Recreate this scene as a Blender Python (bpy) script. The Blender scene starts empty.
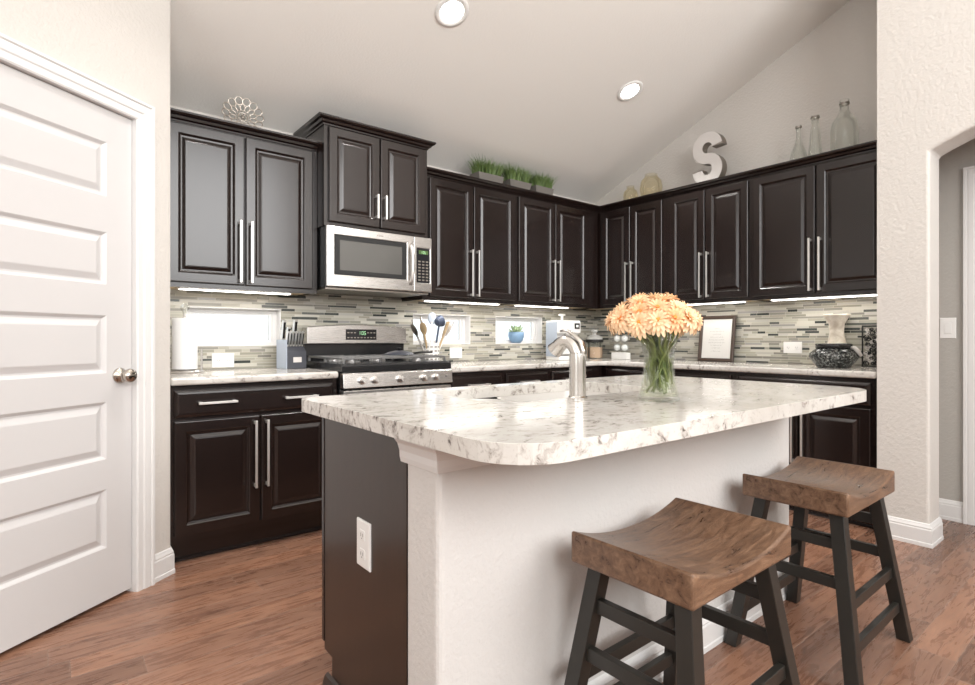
import bpy, bmesh, math, random
from mathutils import Vector, Matrix
random.seed(7)
PI = math.pi
SC = bpy.context.scene
COL = SC.collection

# ------------------------------------------------------------------ camera, world, exposure
cam = bpy.data.cameras.new('camera'); co = bpy.data.objects.new('camera', cam); COL.objects.link(co)
co.location = (-4.299, -3.642, 1.103)
co.rotation_euler = (PI/2, 0, math.radians(51.302 - 90))
cam.sensor_fit = 'HORIZONTAL'; cam.sensor_width = 36.0
cam.lens = 551.553/975*36
cam.shift_y = (338.3-342.5)/975*1.0
cam.clip_start = 0.02
SC.camera = co
w = bpy.data.worlds.new('sky'); SC.world = w; w.use_nodes = True
w.node_tree.nodes['Background'].inputs[0].default_value = (0.93, 0.97, 1.0, 1)
w.node_tree.nodes['Background'].inputs[1].default_value = 1.5
SC.view_settings.view_transform = 'Standard'
try: SC.view_settings.look = 'None'
except Exception: pass
SC.view_settings.gamma = 1.0
SC.view_settings.use_curve_mapping = False
SC.view_settings.exposure = -0.06
SC.cycles.max_bounces = 10
SC.cycles.transparent_max_bounces = 16
SC.cycles.sample_clamp_indirect = 4.0

def area(name, loc, target, sx, sy, power, col=(1, 1, 1), parent=None):
    l = bpy.data.lights.new(name, 'AREA'); l.shape = 'RECTANGLE'; l.size = sx; l.size_y = sy
    l.energy = power; l.color = col
    o = bpy.data.objects.new(name, l); COL.objects.link(o)
    o.location = loc
    d = Vector(target) - Vector(loc)
    o.rotation_euler = d.to_track_quat('-Z', 'Y').to_euler()
    if parent: o.parent = parent
    return o
# added fill lamps behind the camera, standing in for unseen window light
area('window_daylight', (-4.9, -6.93, 3.1), (-4.3, 0, 4.6), 2.2, 2.6, 188, (1.0, 0.995, 0.985))
area('window_daylight', (-2.1, -6.93, 3.1), (-2.1, 0, 4.6), 2.2, 2.6, 188, (1.0, 0.995, 0.985))
area('window_daylight', (-7.42, -4.4, 2.4), (0, -3.0, 3.6), 2.4, 2.2, 46, (1.0, 0.995, 0.985))

# ------------------------------------------------------------------ helpers
def link(o):
    COL.objects.link(o); return o
def obj(name, bm, mats, parent=None, smooth=False, bevel=0, seg=2, world=False, auto=None):
    """link a bmesh as ONE mesh object"""
    if world and parent is not None:
        inv = Matrix.Translation(parent.location) @ parent.rotation_euler.to_matrix().to_4x4()
        bmesh.ops.transform(bm, matrix=inv.inverted(), verts=bm.verts)
    bmesh.ops.recalc_face_normals(bm, faces=bm.faces)
    me = bpy.data.meshes.new(name); bm.to_mesh(me); bm.free()
    for m in (mats if isinstance(mats, (list, tuple)) else [mats]): me.materials.append(m)
    if smooth:
        for p in me.polygons: p.use_smooth = True
        if auto:
            me.set_sharp_from_angle(angle=math.radians(auto))
    o = link(bpy.data.objects.new(name, me))
    if parent: o.parent = parent
    if bevel:
        b = o.modifiers.new('bevel', 'BEVEL'); b.width = bevel; b.segments = seg
        b.limit_method = 'ANGLE'; b.angle_limit = math.radians(40)
        b.harden_normals = False
    return o
def tag(o, label=None, cat=None, group=None, kind=None):
    if label: o['label'] = label
    if cat: o['category'] = cat
    if group: o['group'] = group
    if kind: o['kind'] = kind
    return o
def thing(name, label, cat, loc=(0, 0, 0), rz=0, group=None, kind=None):
    o = link(bpy.data.objects.new(name, None)); o.empty_display_size = .05
    o.location = loc; o.rotation_euler = (0, 0, rz)
    return tag(o, label, cat, group, kind)
B = bmesh.new
def box(bm, x0, x1, y0, y1, z0, z1, mi=0):
    v = [bm.verts.new((x, y, z)) for z in (z0, z1) for y in (y0, y1) for x in (x0, x1)]
    for f in ((0, 2, 3, 1), (4, 5, 7, 6), (0, 1, 5, 4), (2, 6, 7, 3), (0, 4, 6, 2), (1, 3, 7, 5)):
        bm.faces.new([v[i] for i in f]).material_index = mi
    return bm
def bx(*a): return box(B(), *a)
def frame_of(d):
    d = d.normalized()
    u = d.cross(Vector((0, 0, 1)))
    if u.length < 1e-4: u = Vector((1, 0, 0))
    u.normalize(); return u, d.cross(u).normalized()
def tube(bm, pts, r, seg=10, closed=False, flat=1.0, mi=0):
    pts = [Vector(p) for p in pts]; n = len(pts)
    rs = r if isinstance(r, (list, tuple)) else [r]*n
    rings = []; pu = None
    for i, p in enumerate(pts):
        if closed: d = pts[(i+1) % n] - pts[i-1]
        else: d = pts[min(i+1, n-1)] - pts[max(i-1, 0)]
        if d.length < 1e-9: d = Vector((0, 0, 1))
        d.normalize()
        if pu is None: u, v = frame_of(d)
        else:
            u = pu - d*pu.dot(d)
            if u.length < 1e-5: u, _ = frame_of(d)
            u.normalize(); v = d.cross(u).normalized()
        pu = u
        rings.append([bm.verts.new(p + (u*math.cos(2*PI*k/seg) + v*math.sin(2*PI*k/seg)*flat)*rs[i]) for k in range(seg)])
    m = n if closed else n-1
    for i in range(m):
        a, b = rings[i], rings[(i+1) % n]
        for k in range(seg):
            bm.faces.new((a[k], a[(k+1) % seg], b[(k+1) % seg], b[k])).material_index = mi
    if not closed:
        bm.faces.new(rings[0][::-1]).material_index = mi; bm.faces.new(rings[-1]).material_index = mi
    return bm
def bar(bm, p, q, wx, wy, up=(0, 0, 1), mi=0):
    """rectangular bar from p to q"""
    p, q = Vector(p), Vector(q); d = (q-p).normalized(); up = Vector(up)
    u = d.cross(up)
    if u.length < 1e-4: u = Vector((1, 0, 0))
    u.normalize(); v = u.cross(d).normalized()
    vs = [bm.verts.new(c + u*(sx*wx/2) + v*(sy*wy/2)) for c in (p, q) for sy in (-1, 1) for sx in (-1, 1)]
    for f in ((0, 2, 3, 1), (4, 5, 7, 6), (0, 1, 5, 4), (2, 6, 7, 3), (0, 4, 6, 2), (1, 3, 7, 5)):
        bm.faces.new([vs[i] for i in f]).material_index = mi
    return bm
def lathe(bm, prof, seg=28, c=(0, 0, 0), mi=0, close=False):
    """profile of (radius, z)"""
    rings = []
    for r, z in prof:
        if r < 1e-5: rings.append([bm.verts.new((c[0], c[1], c[2]+z))])
        else: rings.append([bm.verts.new((c[0]+r*math.cos(2*PI*k/seg), c[1]+r*math.sin(2*PI*k/seg), c[2]+z)) for k in range(seg)])
    pairs = list(zip(rings[:-1], rings[1:]))
    if close: pairs.append((rings[-1], rings[0]))
    for a, b in pairs:
        for k in range(seg):
            k2 = (k+1) % seg
            if len(a) == 1 and len(b) == 1: continue
            if len(a) == 1: f = bm.faces.new((a[0], b[k], b[k2]))
            elif len(b) == 1: f = bm.faces.new((a[k], b[0], a[k2]))
            else: f = bm.faces.new((a[k], b[k], b[k2], a[k2]))
            f.material_index = mi
    return bm
def prism(bm, poly, h0, h1, axes='xyz', mi=0):
    """poly in the first two axes extruded along the third from h0 to h1"""
    def P(a, b, c):
        d = {axes[0]: a, axes[1]: b, axes[2]: c}; return (d['x'], d['y'], d['z'])
    lo = [bm.verts.new(P(a, b, h0)) for a, b in poly]; hi = [bm.verts.new(P(a, b, h1)) for a, b in poly]
    n = len(poly)
    fs = [bm.faces.new(lo[::-1]), bm.faces.new(hi)]
    for i in range(n): fs.append(bm.faces.new((lo[i], lo[(i+1) % n], hi[(i+1) % n], hi[i])))
    for f in fs: f.material_index = mi
    bm.normal_update(); bmesh.ops.triangulate(bm, faces=[f for f in fs[:2] if len(f.verts) > 4])
    return bm
def rrect(x0, x1, y0, y1, r, seg=6):
    """rounded rectangle, r = radii for (x1y1, x0y1, x0y0, x1y0)"""
    if not isinstance(r, (list, tuple)): r = [r]*4
    out = []
    for (cx, cy, a0, q) in ((x1, y1, 0, r[0]), (x0, y1, 90, r[1]), (x0, y0, 180, r[2]), (x1, y0, 270, r[3])):
        ox = cx - q if cx == x1 else cx + q; oy = cy - q if cy == y1 else cy + q
        for k in range(seg+1):
            a = math.radians(a0 + 90*k/seg); out.append((ox+q*math.cos(a), oy+q*math.sin(a)))
    return out
def slab_hole(outer, hole, z0, z1):
    bm = B(); loops = []
    for z in (z0, z1):
        es = []; L = []
        for loop in (outer, hole):
            vs = [bm.verts.new((x, y, z)) for x, y in loop]
            es += [bm.edges.new((vs[i], vs[(i+1) % len(vs)])) for i in range(len(vs))]; L.append(vs)
        bmesh.ops.triangle_fill(bm, use_beauty=True, edges=es); loops.append(L)
    for k in range(2):
        a, b = loops[0][k], loops[1][k]; n = len(a)
        for i in range(n): bm.faces.new((a[i], a[(i+1) % n], b[(i+1) % n], b[i]))
    return bm
def sweep(bm, path, prof, side=1, mi=0):
    """sweep a closed profile of (offset, z) along a 2D path with mitred corners; side=1 offsets to the right"""
    P = [Vector(p) for p in path]; n = len(P); rings = []
    def nrm(d): return Vector((d.y, -d.x)).normalized()*side
    for i in range(n):
        if i == 0: m = nrm(P[1]-P[0])
        elif i == n-1: m = nrm(P[-1]-P[-2])
        else:
            a, b = nrm(P[i]-P[i-1]), nrm(P[i+1]-P[i]); m = (a+b).normalized(); m = m/max(.2, m.dot(a))
        rings.append([bm.verts.new((P[i].x+m.x*o, P[i].y+m.y*o, z)) for o, z in prof])
    k = len(prof)
    for i in range(n-1):
        for j in range(k): bm.faces.new((rings[i][j], rings[i][(j+1) % k], rings[i+1][(j+1) % k], rings[i+1][j])).material_index = mi
    for r in (rings[0], rings[-1]):
        f = bm.faces.new(r); f.material_index = mi
    return bm
def rings_panel(bm, x0, x1, z0, z1, yb, rings, mi=0):
    """door or panel in the XZ plane facing -y: rings of (inset, height towards -y)"""
    prev = None
    for ins, h in rings:
        cur = [bm.verts.new((x, yb-h, z)) for x, z in ((x0+ins, z0+ins), (x1-ins, z0+ins), (x1-ins, z1-ins), (x0+ins, z1-ins))]
        if prev is None: bm.faces.new(cur[::-1])
        else:
            for k in range(4): bm.faces.new((prev[k], prev[(k+1) % 4], cur[(k+1) % 4], cur[k]))
        prev = cur
    bm.faces.new(prev); return bm
def wall_holes(bm, a0, a1, z0, z1, h0, h1, holes, axes='xzy'):
    """wall slab with rectangular holes, (a,z) grid, thickness h0..h1"""
    As = sorted({a0, a1, *[h[0] for h in holes], *[h[1] for h in holes]}); Zs = sorted({z0, z1, *[h[2] for h in holes], *[h[3] for h in holes]})
    solid = lambda i, j: 0 <= i < len(As)-1 and 0 <= j < len(Zs)-1 and not any(h[0] <= (As[i]+As[i+1])/2 <= h[1] and h[2] <= (Zs[j]+Zs[j+1])/2 <= h[3] for h in holes)
    V = {}
    def v(i, j, h):
        if (i, j, h) not in V:
            d = {axes[0]: As[i], axes[1]: Zs[j], axes[2]: (h0, h1)[h]}; V[i, j, h] = bm.verts.new((d['x'], d['y'], d['z']))
        return V[i, j, h]
    for i in range(len(As)-1):
        for j in range(len(Zs)-1):
            if not solid(i, j): continue
            for h in (0, 1): bm.faces.new((v(i, j, h), v(i+1, j, h), v(i+1, j+1, h), v(i, j+1, h)))
            for (di, dj, p, q) in ((-1, 0, (i, j), (i, j+1)), (1, 0, (i+1, j), (i+1, j+1)), (0, -1, (i, j), (i+1, j)), (0, 1, (i, j+1), (i+1, j+1))):
                if not solid(i+di, j+dj): bm.faces.new((v(*p, 0), v(*q, 0), v(*q, 1), v(*p, 1)))
    return bm

# ------------------------------------------------------------------ materials
class NT:
    def __init__(s, name):
        s.m = bpy.data.materials.new(name); s.m.use_nodes = True; s.t = s.m.node_tree
        s.p = s.t.nodes['Principled BSDF']; s.out = s.t.nodes['Material Output']
    def n(s, typ, **kw):
        nd = s.t.nodes.new(typ)
        for k, v in kw.items():
            if k.startswith('i_'): nd.inputs[k[2:]].default_value = v
            else: setattr(nd, k, v)
        return nd
    def l(s, a, b): s.t.links.new(a, b)
    def math(s, op, a, b=None, clamp=False):
        nd = s.n('ShaderNodeMath', operation=op); nd.use_clamp = clamp
        for i, x in enumerate((a, b)):
            if x is None: continue
            if isinstance(x, (int, float)): nd.inputs[i].default_value = x
            else: s.l(x, nd.inputs[i])
        return nd.outputs[0]
    def ramp(s, fac, stops, const=False):
        r = s.n('ShaderNodeValToRGB')
        if const: r.color_ramp.interpolation = 'CONSTANT'
        e = r.color_ramp.elements
        while len(e) < len(stops): e.new(0.5)
        for el, (p, c) in zip(e, stops):
            el.position = p; el.color = (c, c, c, 1) if isinstance(c, (int, float)) else (*c, 1)
        s.l(fac, r.inputs[0]); return r.outputs[0]
    def mix(s, fac, a, b, mode='MIX'):
        nd = s.n('ShaderNodeMix', data_type='RGBA', blend_type=mode)
        for sock, x in ((nd.inputs[0], fac), (nd.inputs[6], a), (nd.inputs[7], b)):
            if isinstance(x, (int, float)): sock.default_value = x
            elif isinstance(x, tuple): sock.default_value = (*x, 1)
            else: s.l(x, sock)
        return nd.outputs[2]
    def coord(s, kind='Object', scale=(1, 1, 1), rot=(0, 0, 0)):
        if kind == 'World': c = s.n('ShaderNodeNewGeometry').outputs['Position']
        else: c = s.n('ShaderNodeTexCoord').outputs[kind]
        mp = s.n('ShaderNodeMapping'); mp.inputs['Scale'].default_value = scale; mp.inputs['Rotation'].default_value = rot
        s.l(c, mp.inputs[0]); return mp.outputs[0]
    def noise(s, vec, scale, detail=3, rough=.5, dist=0):
        nd = s.n('ShaderNodeTexNoise'); s.l(vec, nd.inputs['Vector'])
        nd.inputs['Scale'].default_value = scale; nd.inputs['Detail'].default_value = detail
        nd.inputs['Roughness'].default_value = rough; nd.inputs['Distortion'].default_value = dist
        return nd.outputs[0]
    def bump(s, h, strength, dist=.01):
        b = s.n('ShaderNodeBump'); b.inputs['Strength'].default_value = strength; b.inputs['Distance'].default_value = dist
        s.l(h, b.inputs['Height']); s.l(b.outputs[0], s.p.inputs['Normal'])
    def set(s, **kw):
        for k, v in kw.items():
            sock = s.p.inputs[k.replace('_', ' ')]
            if isinstance(v, tuple): sock.default_value = (*v, 1)
            elif isinstance(v, (int, float)): sock.default_value = v
            else: s.l(v, sock)
        return s
def srgb(r, g, b):
    f = lambda c: (c/255)/12.92 if c/255 < .04045 else ((c/255+.055)/1.055)**2.4
    return (f(r), f(g), f(b))
def plain(name, col, rough=.5, metal=0, **kw):
    t = NT(name); t.set(Base_Color=col, Roughness=rough, Metallic=metal, **kw)
    v = t.coord('World'); nz = t.noise(v, 60, 2)
    t.set(Roughness=t.math('ADD', t.math('MULTIPLY', nz, .06), max(0, rough-.03)))
    return t.m
def texwall(name, col, scale=70, strength=.25):
    t = NT(name); v = t.coord('World'); n = t.noise(v, scale, 4, .55); m = t.noise(v, 1.3, 2)
    t.set(Base_Color=t.mix(t.math('MULTIPLY', m, .25), col, tuple(c*.94 for c in col)), Roughness=.75)
    t.bump(n, strength, .006); return t.m
M = {}
M['wall'] = texwall('wall paint orange peel', (.62, .588, .550), 60, .55)
M['knee'] = texwall('island wall paint', (.62, .60, .58), 75, .4)
M['ceiling'] = texwall('ceiling paint', (.86, .835, .795), 80, .2)
M['hall'] = texwall('hall wall paint', (.42, .40, .37), 60, .4)  # darker copy of the wall paint, the hall's dimness put into the colour
M['trim'] = plain('white trim paint', (.72, .71, .70), .38)
M['door'] = plain('white door paint', (.62, .605, .60), .4)
def espresso(name, rough=.24, c=(.0085, .0048, .004)):
    t = NT(name); v = t.coord('World', (6, 6, 1.2)); n = t.noise(v, 9, 5, .6)
    t.set(Base_Color=t.mix(n, c, tuple(x*1.8 for x in c)), Roughness=rough, Specular_IOR_Level=.5, Coat_Weight=.15, Coat_Roughness=.12)
    return t.m
M['cab'] = espresso('espresso stained wood')
M['endpanel'] = espresso('espresso end panel', .3, (.020, .011, .007))
M['ply'] = plain('maple plywood', (.48, .36, .22), .5)
M['black'] = plain('black gap', (.006, .006, .006), .6)
M['enamel'] = plain('black enamel', (.012, .012, .013), .22)
M['iron'] = plain('cast iron', (.26, .26, .26), .32, .8)
M['dglass'] = plain('dark oven glass', (.02, .02, .022), .08)
def steel(name, col=(.62, .60, .58), rough=.28, sc=(2, 2, 220)):
    t = NT(name); v = t.coord('Object', sc); n = t.noise(v, 6, 3)
    t.set(Base_Color=col, Metallic=1, Roughness=t.math('ADD', t.math('MULTIPLY', n, .16), rough-.08)); t.bump(n, .05, .001); return t.m
M['steel'] = steel('brushed stainless steel')
M['steelv'] = steel('brushed stainless vertical', (.62, .60, .57), .25, (160, 160, 2))
M['nickel'] = plain('satin nickel', (.80, .78, .75), .38, .9)
M['sink'] = plain('stainless sink', (.66, .64, .61), .42, .45)
M['galv'] = steel('galvanised metal', (.30, .27, .24), .4, (15, 15, 15))
M['knob'] = plain('aged nickel', (.50, .46, .41), .2, 1)
M['silver'] = steel('antique silver', (.55, .50, .44), .3, (30, 30, 30))
M['white'] = plain('white plastic', (.80, .79, .77), .35)
M['paper'] = plain('paper towel', (.84, .84, .84), .9)
M['offwhite'] = plain('off white enamel', (.60, .57, .545), .5)
M['grey'] = plain('grey blue block', (.055, .058, .070), .45)
M['lightblue'] = plain('light steel blue', (.40, .45, .53), .4)
M['frame'] = plain('walnut frame', (.055, .035, .025), .45)
M['print'] = plain('print paper', (.62, .61, .585), .7)
M['ink'] = plain('grey ink', (.18, .17, .16), .7)
M['bluepot'] = plain('blue glazed pot', (.18, .30, .45), .35)
M['leaf'] = plain('leaf green', (.055, .10, .025), .5)
M['stem'] = plain('stem green', (.17, .20, .06), .5)
M['succ'] = plain('pale green leaves', (.33, .45, .25), .5)
M['planter'] = plain('grey wood planter', (.16, .145, .13), .7)
M['navy'] = plain('navy silicone', (.05, .07, .12), .5)
M['tanwood'] = plain('tan wood', (.45, .33, .19), .6)
M['coffee'] = plain('tan grounds', (.55, .38, .27), .8)
M['lidm'] = plain('grey lid glass', (.42, .42, .40), .15)
def wavygrass():
    t = NT('grass blades'); v = t.coord('Object'); n = t.noise(v, 30, 2)
    t.set(Base_Color=t.mix(n, (.05, .10, .022), (.17, .24, .07)), Roughness=.55); return t.m
M['grass'] = wavygrass()
def peach():
    t = NT('peach petals'); v = t.coord('Object'); n = t.noise(v, 40, 2)
    oi = t.n('ShaderNodeObjectInfo').outputs['Random']
    a = t.mix(oi, (.90, .49, .23), (.94, .70, .45))
    cc = t.mix(t.math('MULTIPLY', n, .45), a, (.94, .78, .60)); t.set(Base_Color=cc, Roughness=.6)
    tr = t.n('ShaderNodeBsdfTranslucent'); t.l(cc, tr.inputs[0]); mx = t.n('ShaderNodeMixShader'); mx.inputs[0].default_value = .25
    t.l(t.p.outputs[0], mx.inputs[1]); t.l(tr.outputs[0], mx.inputs[2]); t.l(mx.outputs[0], t.out.inputs[0])
    return t.m
M['petal'] = peach()
M['eye'] = plain('flower eye', (.75, .27, .05), .7)
def glass(name, col=(1, 1, 1), mixf=.72, rough=.02, ior=1.45):
    t = NT(name); t.set(Base_Color=col, Roughness=rough, Transmission_Weight=1.0, IOR=ior)
    tr = t.n('ShaderNodeBsdfTransparent'); tr.inputs[0].default_value = (*col, 1)
    mx = t.n('ShaderNodeMixShader'); mx.inputs[0].default_value = mixf
    t.l(t.p.outputs[0], mx.inputs[1]); t.l(tr.outputs[0], mx.inputs[2]); t.l(mx.outputs[0], t.out.inputs[0]); return t.m
M['glass'] = glass('clear glass', (.97, .98, .97))
M['pane'] = glass('window pane', (.98, .99, 1), .7)
M['amber'] = glass('pale amber glass', (.98, .955, .88), .78)
M['water'] = glass('vase water', (.96, .98, .92), .85, .02, 1.2)
def emit(name, col, st):
    t = NT(name); t.set(Base_Color=(0.8, .8, .8), Emission_Color=col, Emission_Strength=st); return t.m
M['lamp'] = emit('lamp lens', (1, .97, .93), 14)
M['strip'] = emit('led strip lens', (1, .97, .92), 9)
M['led'] = emit('green led digits', (.12, 1, .18), .7)
def granite():
    t = NT('white granite'); v = t.coord('World', (1, 1, 1))
    w1 = t.noise(v, 7, 3, .6); wv = t.n('ShaderNodeVectorMath', operation='ADD')
    nd = t.n('ShaderNodeTexNoise'); t.l(v, nd.inputs['Vector']); nd.inputs['Scale'].default_value = 9; nd.inputs['Detail'].default_value = 3
    sc = t.n('ShaderNodeVectorMath', operation='SCALE'); t.l(nd.outputs['Color'], sc.inputs[0]); sc.inputs['Scale'].default_value = .12
    t.l(v, wv.inputs[0]); t.l(sc.outputs[0], wv.inputs[1]); wv = wv.outputs[0]
    mp = t.n('ShaderNodeMapping'); mp.inputs['Scale'].default_value = (1, 2.2, 1.4); mp.inputs['Rotation'].default_value = (0, 0, .5); t.l(wv, mp.inputs[0])
    fleck = t.noise(mp.outputs[0], 20, 6, .70)
    cloud = t.noise(v, 5, 4, .6)
    base = t.mix(t.ramp(cloud, [(.35, 0), (.7, 1)]), (.66, .64, .605), (.53, .50, .46))
    dens = t.noise(v, 3.1, 2, .5)
    f2 = t.math('ADD', fleck, t.math('MULTIPLY', t.math('SUBTRACT', dens, .5), .22))
    g = t.ramp(f2, [(.52, 0), (.62, 1)])
    c = t.mix(t.math('MULTIPLY', g, .75), base, (.33, .29, .26))
    d = t.ramp(f2, [(.61, 0), (.68, 1)])
    c = t.mix(t.math('MULTIPLY', d, .85), c, (.055, .045, .04))
    sp = t.noise(v, 120, 2, .5)
    c = t.mix(t.math('MULTIPLY', t.ramp(sp, [(.6, 0), (.72, 1)]), .35), c, (.38, .33, .30))
    t.set(Base_Color=c, Roughness=.12, Specular_IOR_Level=.5); return t.m
M['granite'] = granite()
def mosaic():
    t = NT('linear glass mosaic'); g = t.n('ShaderNodeNewGeometry'); sx = t.n('ShaderNodeSeparateXYZ'); t.l(g.outputs['Position'], sx.inputs[0])
    s = t.math('SUBTRACT', sx.outputs[0], sx.outputs[1]); z = sx.outputs[2]
    per = .070
    zz = t.math('DIVIDE', z, per); fz = t.math('FRACT', zz); iz = t.math('FLOOR', zz)
    sub = t.ramp(fz, [(0, 0), (.26, .25), (.52, .5), (.80, .75)], True)
    row = t.math('ADD', t.math('MULTIPLY', iz, 4), t.math('MULTIPLY', sub, 4))
    gr = t.ramp(fz, [(0, 1), (.03, 0), (.25, 1), (.28, 0), (.51, 1), (.54, 0), (.79, 1), (.82, 0)], True)
    def wn(a, b=None):
        n = t.n('ShaderNodeTexWhiteNoise', noise_dimensions='2D'); cv = t.n('ShaderNodeCombineXYZ')
        for i, x in enumerate((a, b)):
            if x is None: continue
            if isinstance(x, (int, float)): cv.inputs[i].default_value = x
            else: t.l(x, cv.inputs[i])
        t.l(cv.outputs[0], n.inputs['Vector']); return n.outputs['Value']
    ln = t.math('ADD', t.math('MULTIPLY', wn(row, 3.7), .20), .13)
    cs = t.math('ADD', t.math('DIVIDE', s, ln), t.math('MULTIPLY', wn(row, 9.1), 17.0))
    # split some cells in two for irregular lengths
    ic = t.math('FLOOR', cs); fc = t.math('FRACT', cs)
    cut = t.math('ADD', .3, t.math('MULTIPLY', wn(ic, row), .5)); half = t.math('GREATER_THAN', fc, cut)
    cid = t.math('ADD', ic, t.math('MULTIPLY', half, .5))
    dist = t.math('MINIMUM', t.math('MINIMUM', fc, t.math('SUBTRACT', 1.0, fc)), t.math('ABSOLUTE', t.math('SUBTRACT', fc, cut)))
    gv = t.math('LESS_THAN', t.math('MULTIPLY', dist, ln), .0010)
    gm = t.math('MAXIMUM', gr, gv)
    r = wn(cid, t.math('ADD', row, .37))
    col = t.ramp(r, [(0, (.40, .385, .32)), (.15, (.52, .50, .435)), (.30, (.30, .29, .24)), (.42, (.46, .445, .40)), (.55, (.24, .23, .20)), (.66, (.37, .35, .29)),
                     (.76, (.25, .235, .205)), (.81, (.10, .105, .095)), (.88, (.045, .052, .048)), (.95, (.30, .29, .28))], True)
    t.set(Base_Color=t.mix(gm, col, (.55, .52, .45)), Roughness=t.math('ADD', t.math('MULTIPLY', gm, .5), t.math('ADD', t.math('MULTIPLY', wn(cid, row), .35), .10)))
    t.bump(t.math('SUBTRACT', 1.0, gm), .35, .002); return t.m
M['mosaic'] = mosaic()
def hickory():
    t = NT('hickory floor planks'); g = t.n('ShaderNodeNewGeometry'); sx = t.n('ShaderNodeSeparateXYZ'); t.l(g.outputs['Position'], sx.inputs[0])
    x, y = sx.outputs[0], sx.outputs[1]; W = .127
    yy = t.math('DIVIDE', y, W); row = t.math('FLOOR', yy); fy = t.math('FRACT', yy)
    def wn(a, b):
        n = t.n('ShaderNodeTexWhiteNoise', noise_dimensions='2D'); cv = t.n('ShaderNodeCombineXYZ')
        for i, q in enumerate((a, b)):
            if isinstance(q, (int, float)): cv.inputs[i].default_value = q
            else: t.l(q, cv.inputs[i])
        t.l(cv.outputs[0], n.inputs['Vector']); return n.outputs['Value']
    xx = t.math('ADD', t.math('DIVIDE', x, 1.05), t.math('MULTIPLY', wn(row, 2.3), 7)); cell = t.math('FLOOR', xx); fx = t.math('FRACT', xx)
    rid = wn(row, cell)
    ex = t.math('MULTIPLY', t.math('MINIMUM', fx, t.math('SUBTRACT', 1.0, fx)), 1.05); ey = t.math('MULTIPLY', t.math('MINIMUM', fy, t.math('SUBTRACT', 1.0, fy)), W)
    seam = t.math('LESS_THAN', t.math('MINIMUM', ex, ey), .0010)
    edge = t.ramp(t.math('MINIMUM', ex, ey), [(0, 0), (.006, 1)])
    cv = t.n('ShaderNodeCombineXYZ'); t.l(t.math('ADD', x, t.math('MULTIPLY', rid, 31)), cv.inputs[0]); t.l(y, cv.inputs[1]); t.l(t.math('MULTIPLY', rid, 50), cv.inputs[2])
    mp = t.n('ShaderNodeMapping'); mp.inputs['Scale'].default_value = (1.6, 11, 1); t.l(cv.outputs[0], mp.inputs[0])
    gr = t.noise(mp.outputs[0], 3.2, 7, .65, 1.2); fine = t.noise(mp.outputs[0], 16, 4, .7, .5)
    mp2 = t.n('ShaderNodeMapping'); mp2.inputs['Scale'].default_value = (2.2, 5, 1); t.l(cv.outputs[0], mp2.inputs[0])
    blot = t.noise(mp2.outputs[0], 2.2, 4, .6, .6)
    c = t.ramp(gr, [(.26, (.095, .044, .028)), (.42, (.205, .102, .066)), (.6, (.285, .152, .100)), (.8, (.36, .215, .150))])
    c = t.mix(t.math('MULTIPLY', t.ramp(blot, [(.55, 0), (.75, 1)]), .6), c, (.10, .052, .035))
    c = t.mix(1.0, c, t.ramp(rid, [(0, (.72, .70, .68)), (.5, (1, 1, 1)), (1, (1.22, 1.18, 1.12))]), 'MULTIPLY')
    c = t.mix(t.math('MULTIPLY', t.ramp(fine, [(.5, 0), (.8, 1)]), .3), c, (.10, .05, .03))
    highlit = t.ramp(t.math('MINIMUM', ex, ey), [(0, 1), (.0045, 0)])  # bevel highlight along the plank seams, painted into the colour
    c = t.mix(t.math('MULTIPLY', highlit, .35), c, (.46, .32, .25))
    c = t.mix(t.math('MULTIPLY', seam, .5), c, (.05, .028, .02))
    t.set(Base_Color=c, Roughness=t.math('ADD', t.math('MULTIPLY', gr, .16), .20), Specular_IOR_Level=.5)
    h = t.math('ADD', t.math('MULTIPLY', edge, .6), t.math('ADD', t.math('MULTIPLY', gr, .5), t.math('MULTIPLY', fine, .25)))
    t.bump(h, .35, .004); return t.m
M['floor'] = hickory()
def seatwood():
    t = NT('worn brown seat wood'); v = t.coord('Object', (2.2, 11, 11)); n = t.noise(v, 3.4, 8, .72, 1.0)
    v2 = t.coord('Object', (3, 5, 5)); k = t.noise(v2, 2.4, 3, .5, 2.0); ws = t.noise(t.coord('Object'), 14, 3)
    c = t.ramp(n, [(.3, (.040, .018, .010)), (.46, (.125, .063, .034)), (.60, (.205, .115, .067)), (.78, (.31, .195, .125))])
    c = t.mix(t.math('MULTIPLY', t.ramp(k, [(.58, 0), (.74, 1)]), .6), c, (.035, .017, .01))
    c = t.mix(t.math('MULTIPLY', ws, .12), c, (.32, .25, .19))
    t.set(Base_Color=c, Roughness=t.math('ADD', t.math('MULTIPLY', n, .25), .18)); t.bump(n, .35, .004); return t.m
M['seat'] = seatwood()
M['legs'] = plain('black brown stool legs', (.020, .018, .015), .38)
def speckle():
    t = NT('dark mottled glaze'); v = t.coord('Object'); n = t.noise(v, 70, 3, .7)
    t.set(Base_Color=t.ramp(n, [(.45, (.015, .016, .016)), (.56, (.10, .105, .10)), (.68, (.35, .36, .34))]), Roughness=.25); return t.m
M['speckle'] = speckle()
def marble():
    t = NT('cream stoneware'); v = t.coord('Object'); n = t.noise(v, 14, 4, .6, 1)
    t.set(Base_Color=t.ramp(n, [(.35, (.60, .52, .42)), (.6, (.80, .74, .65))]), Roughness=.4); return t.m
M['cream'] = marble()

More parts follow.
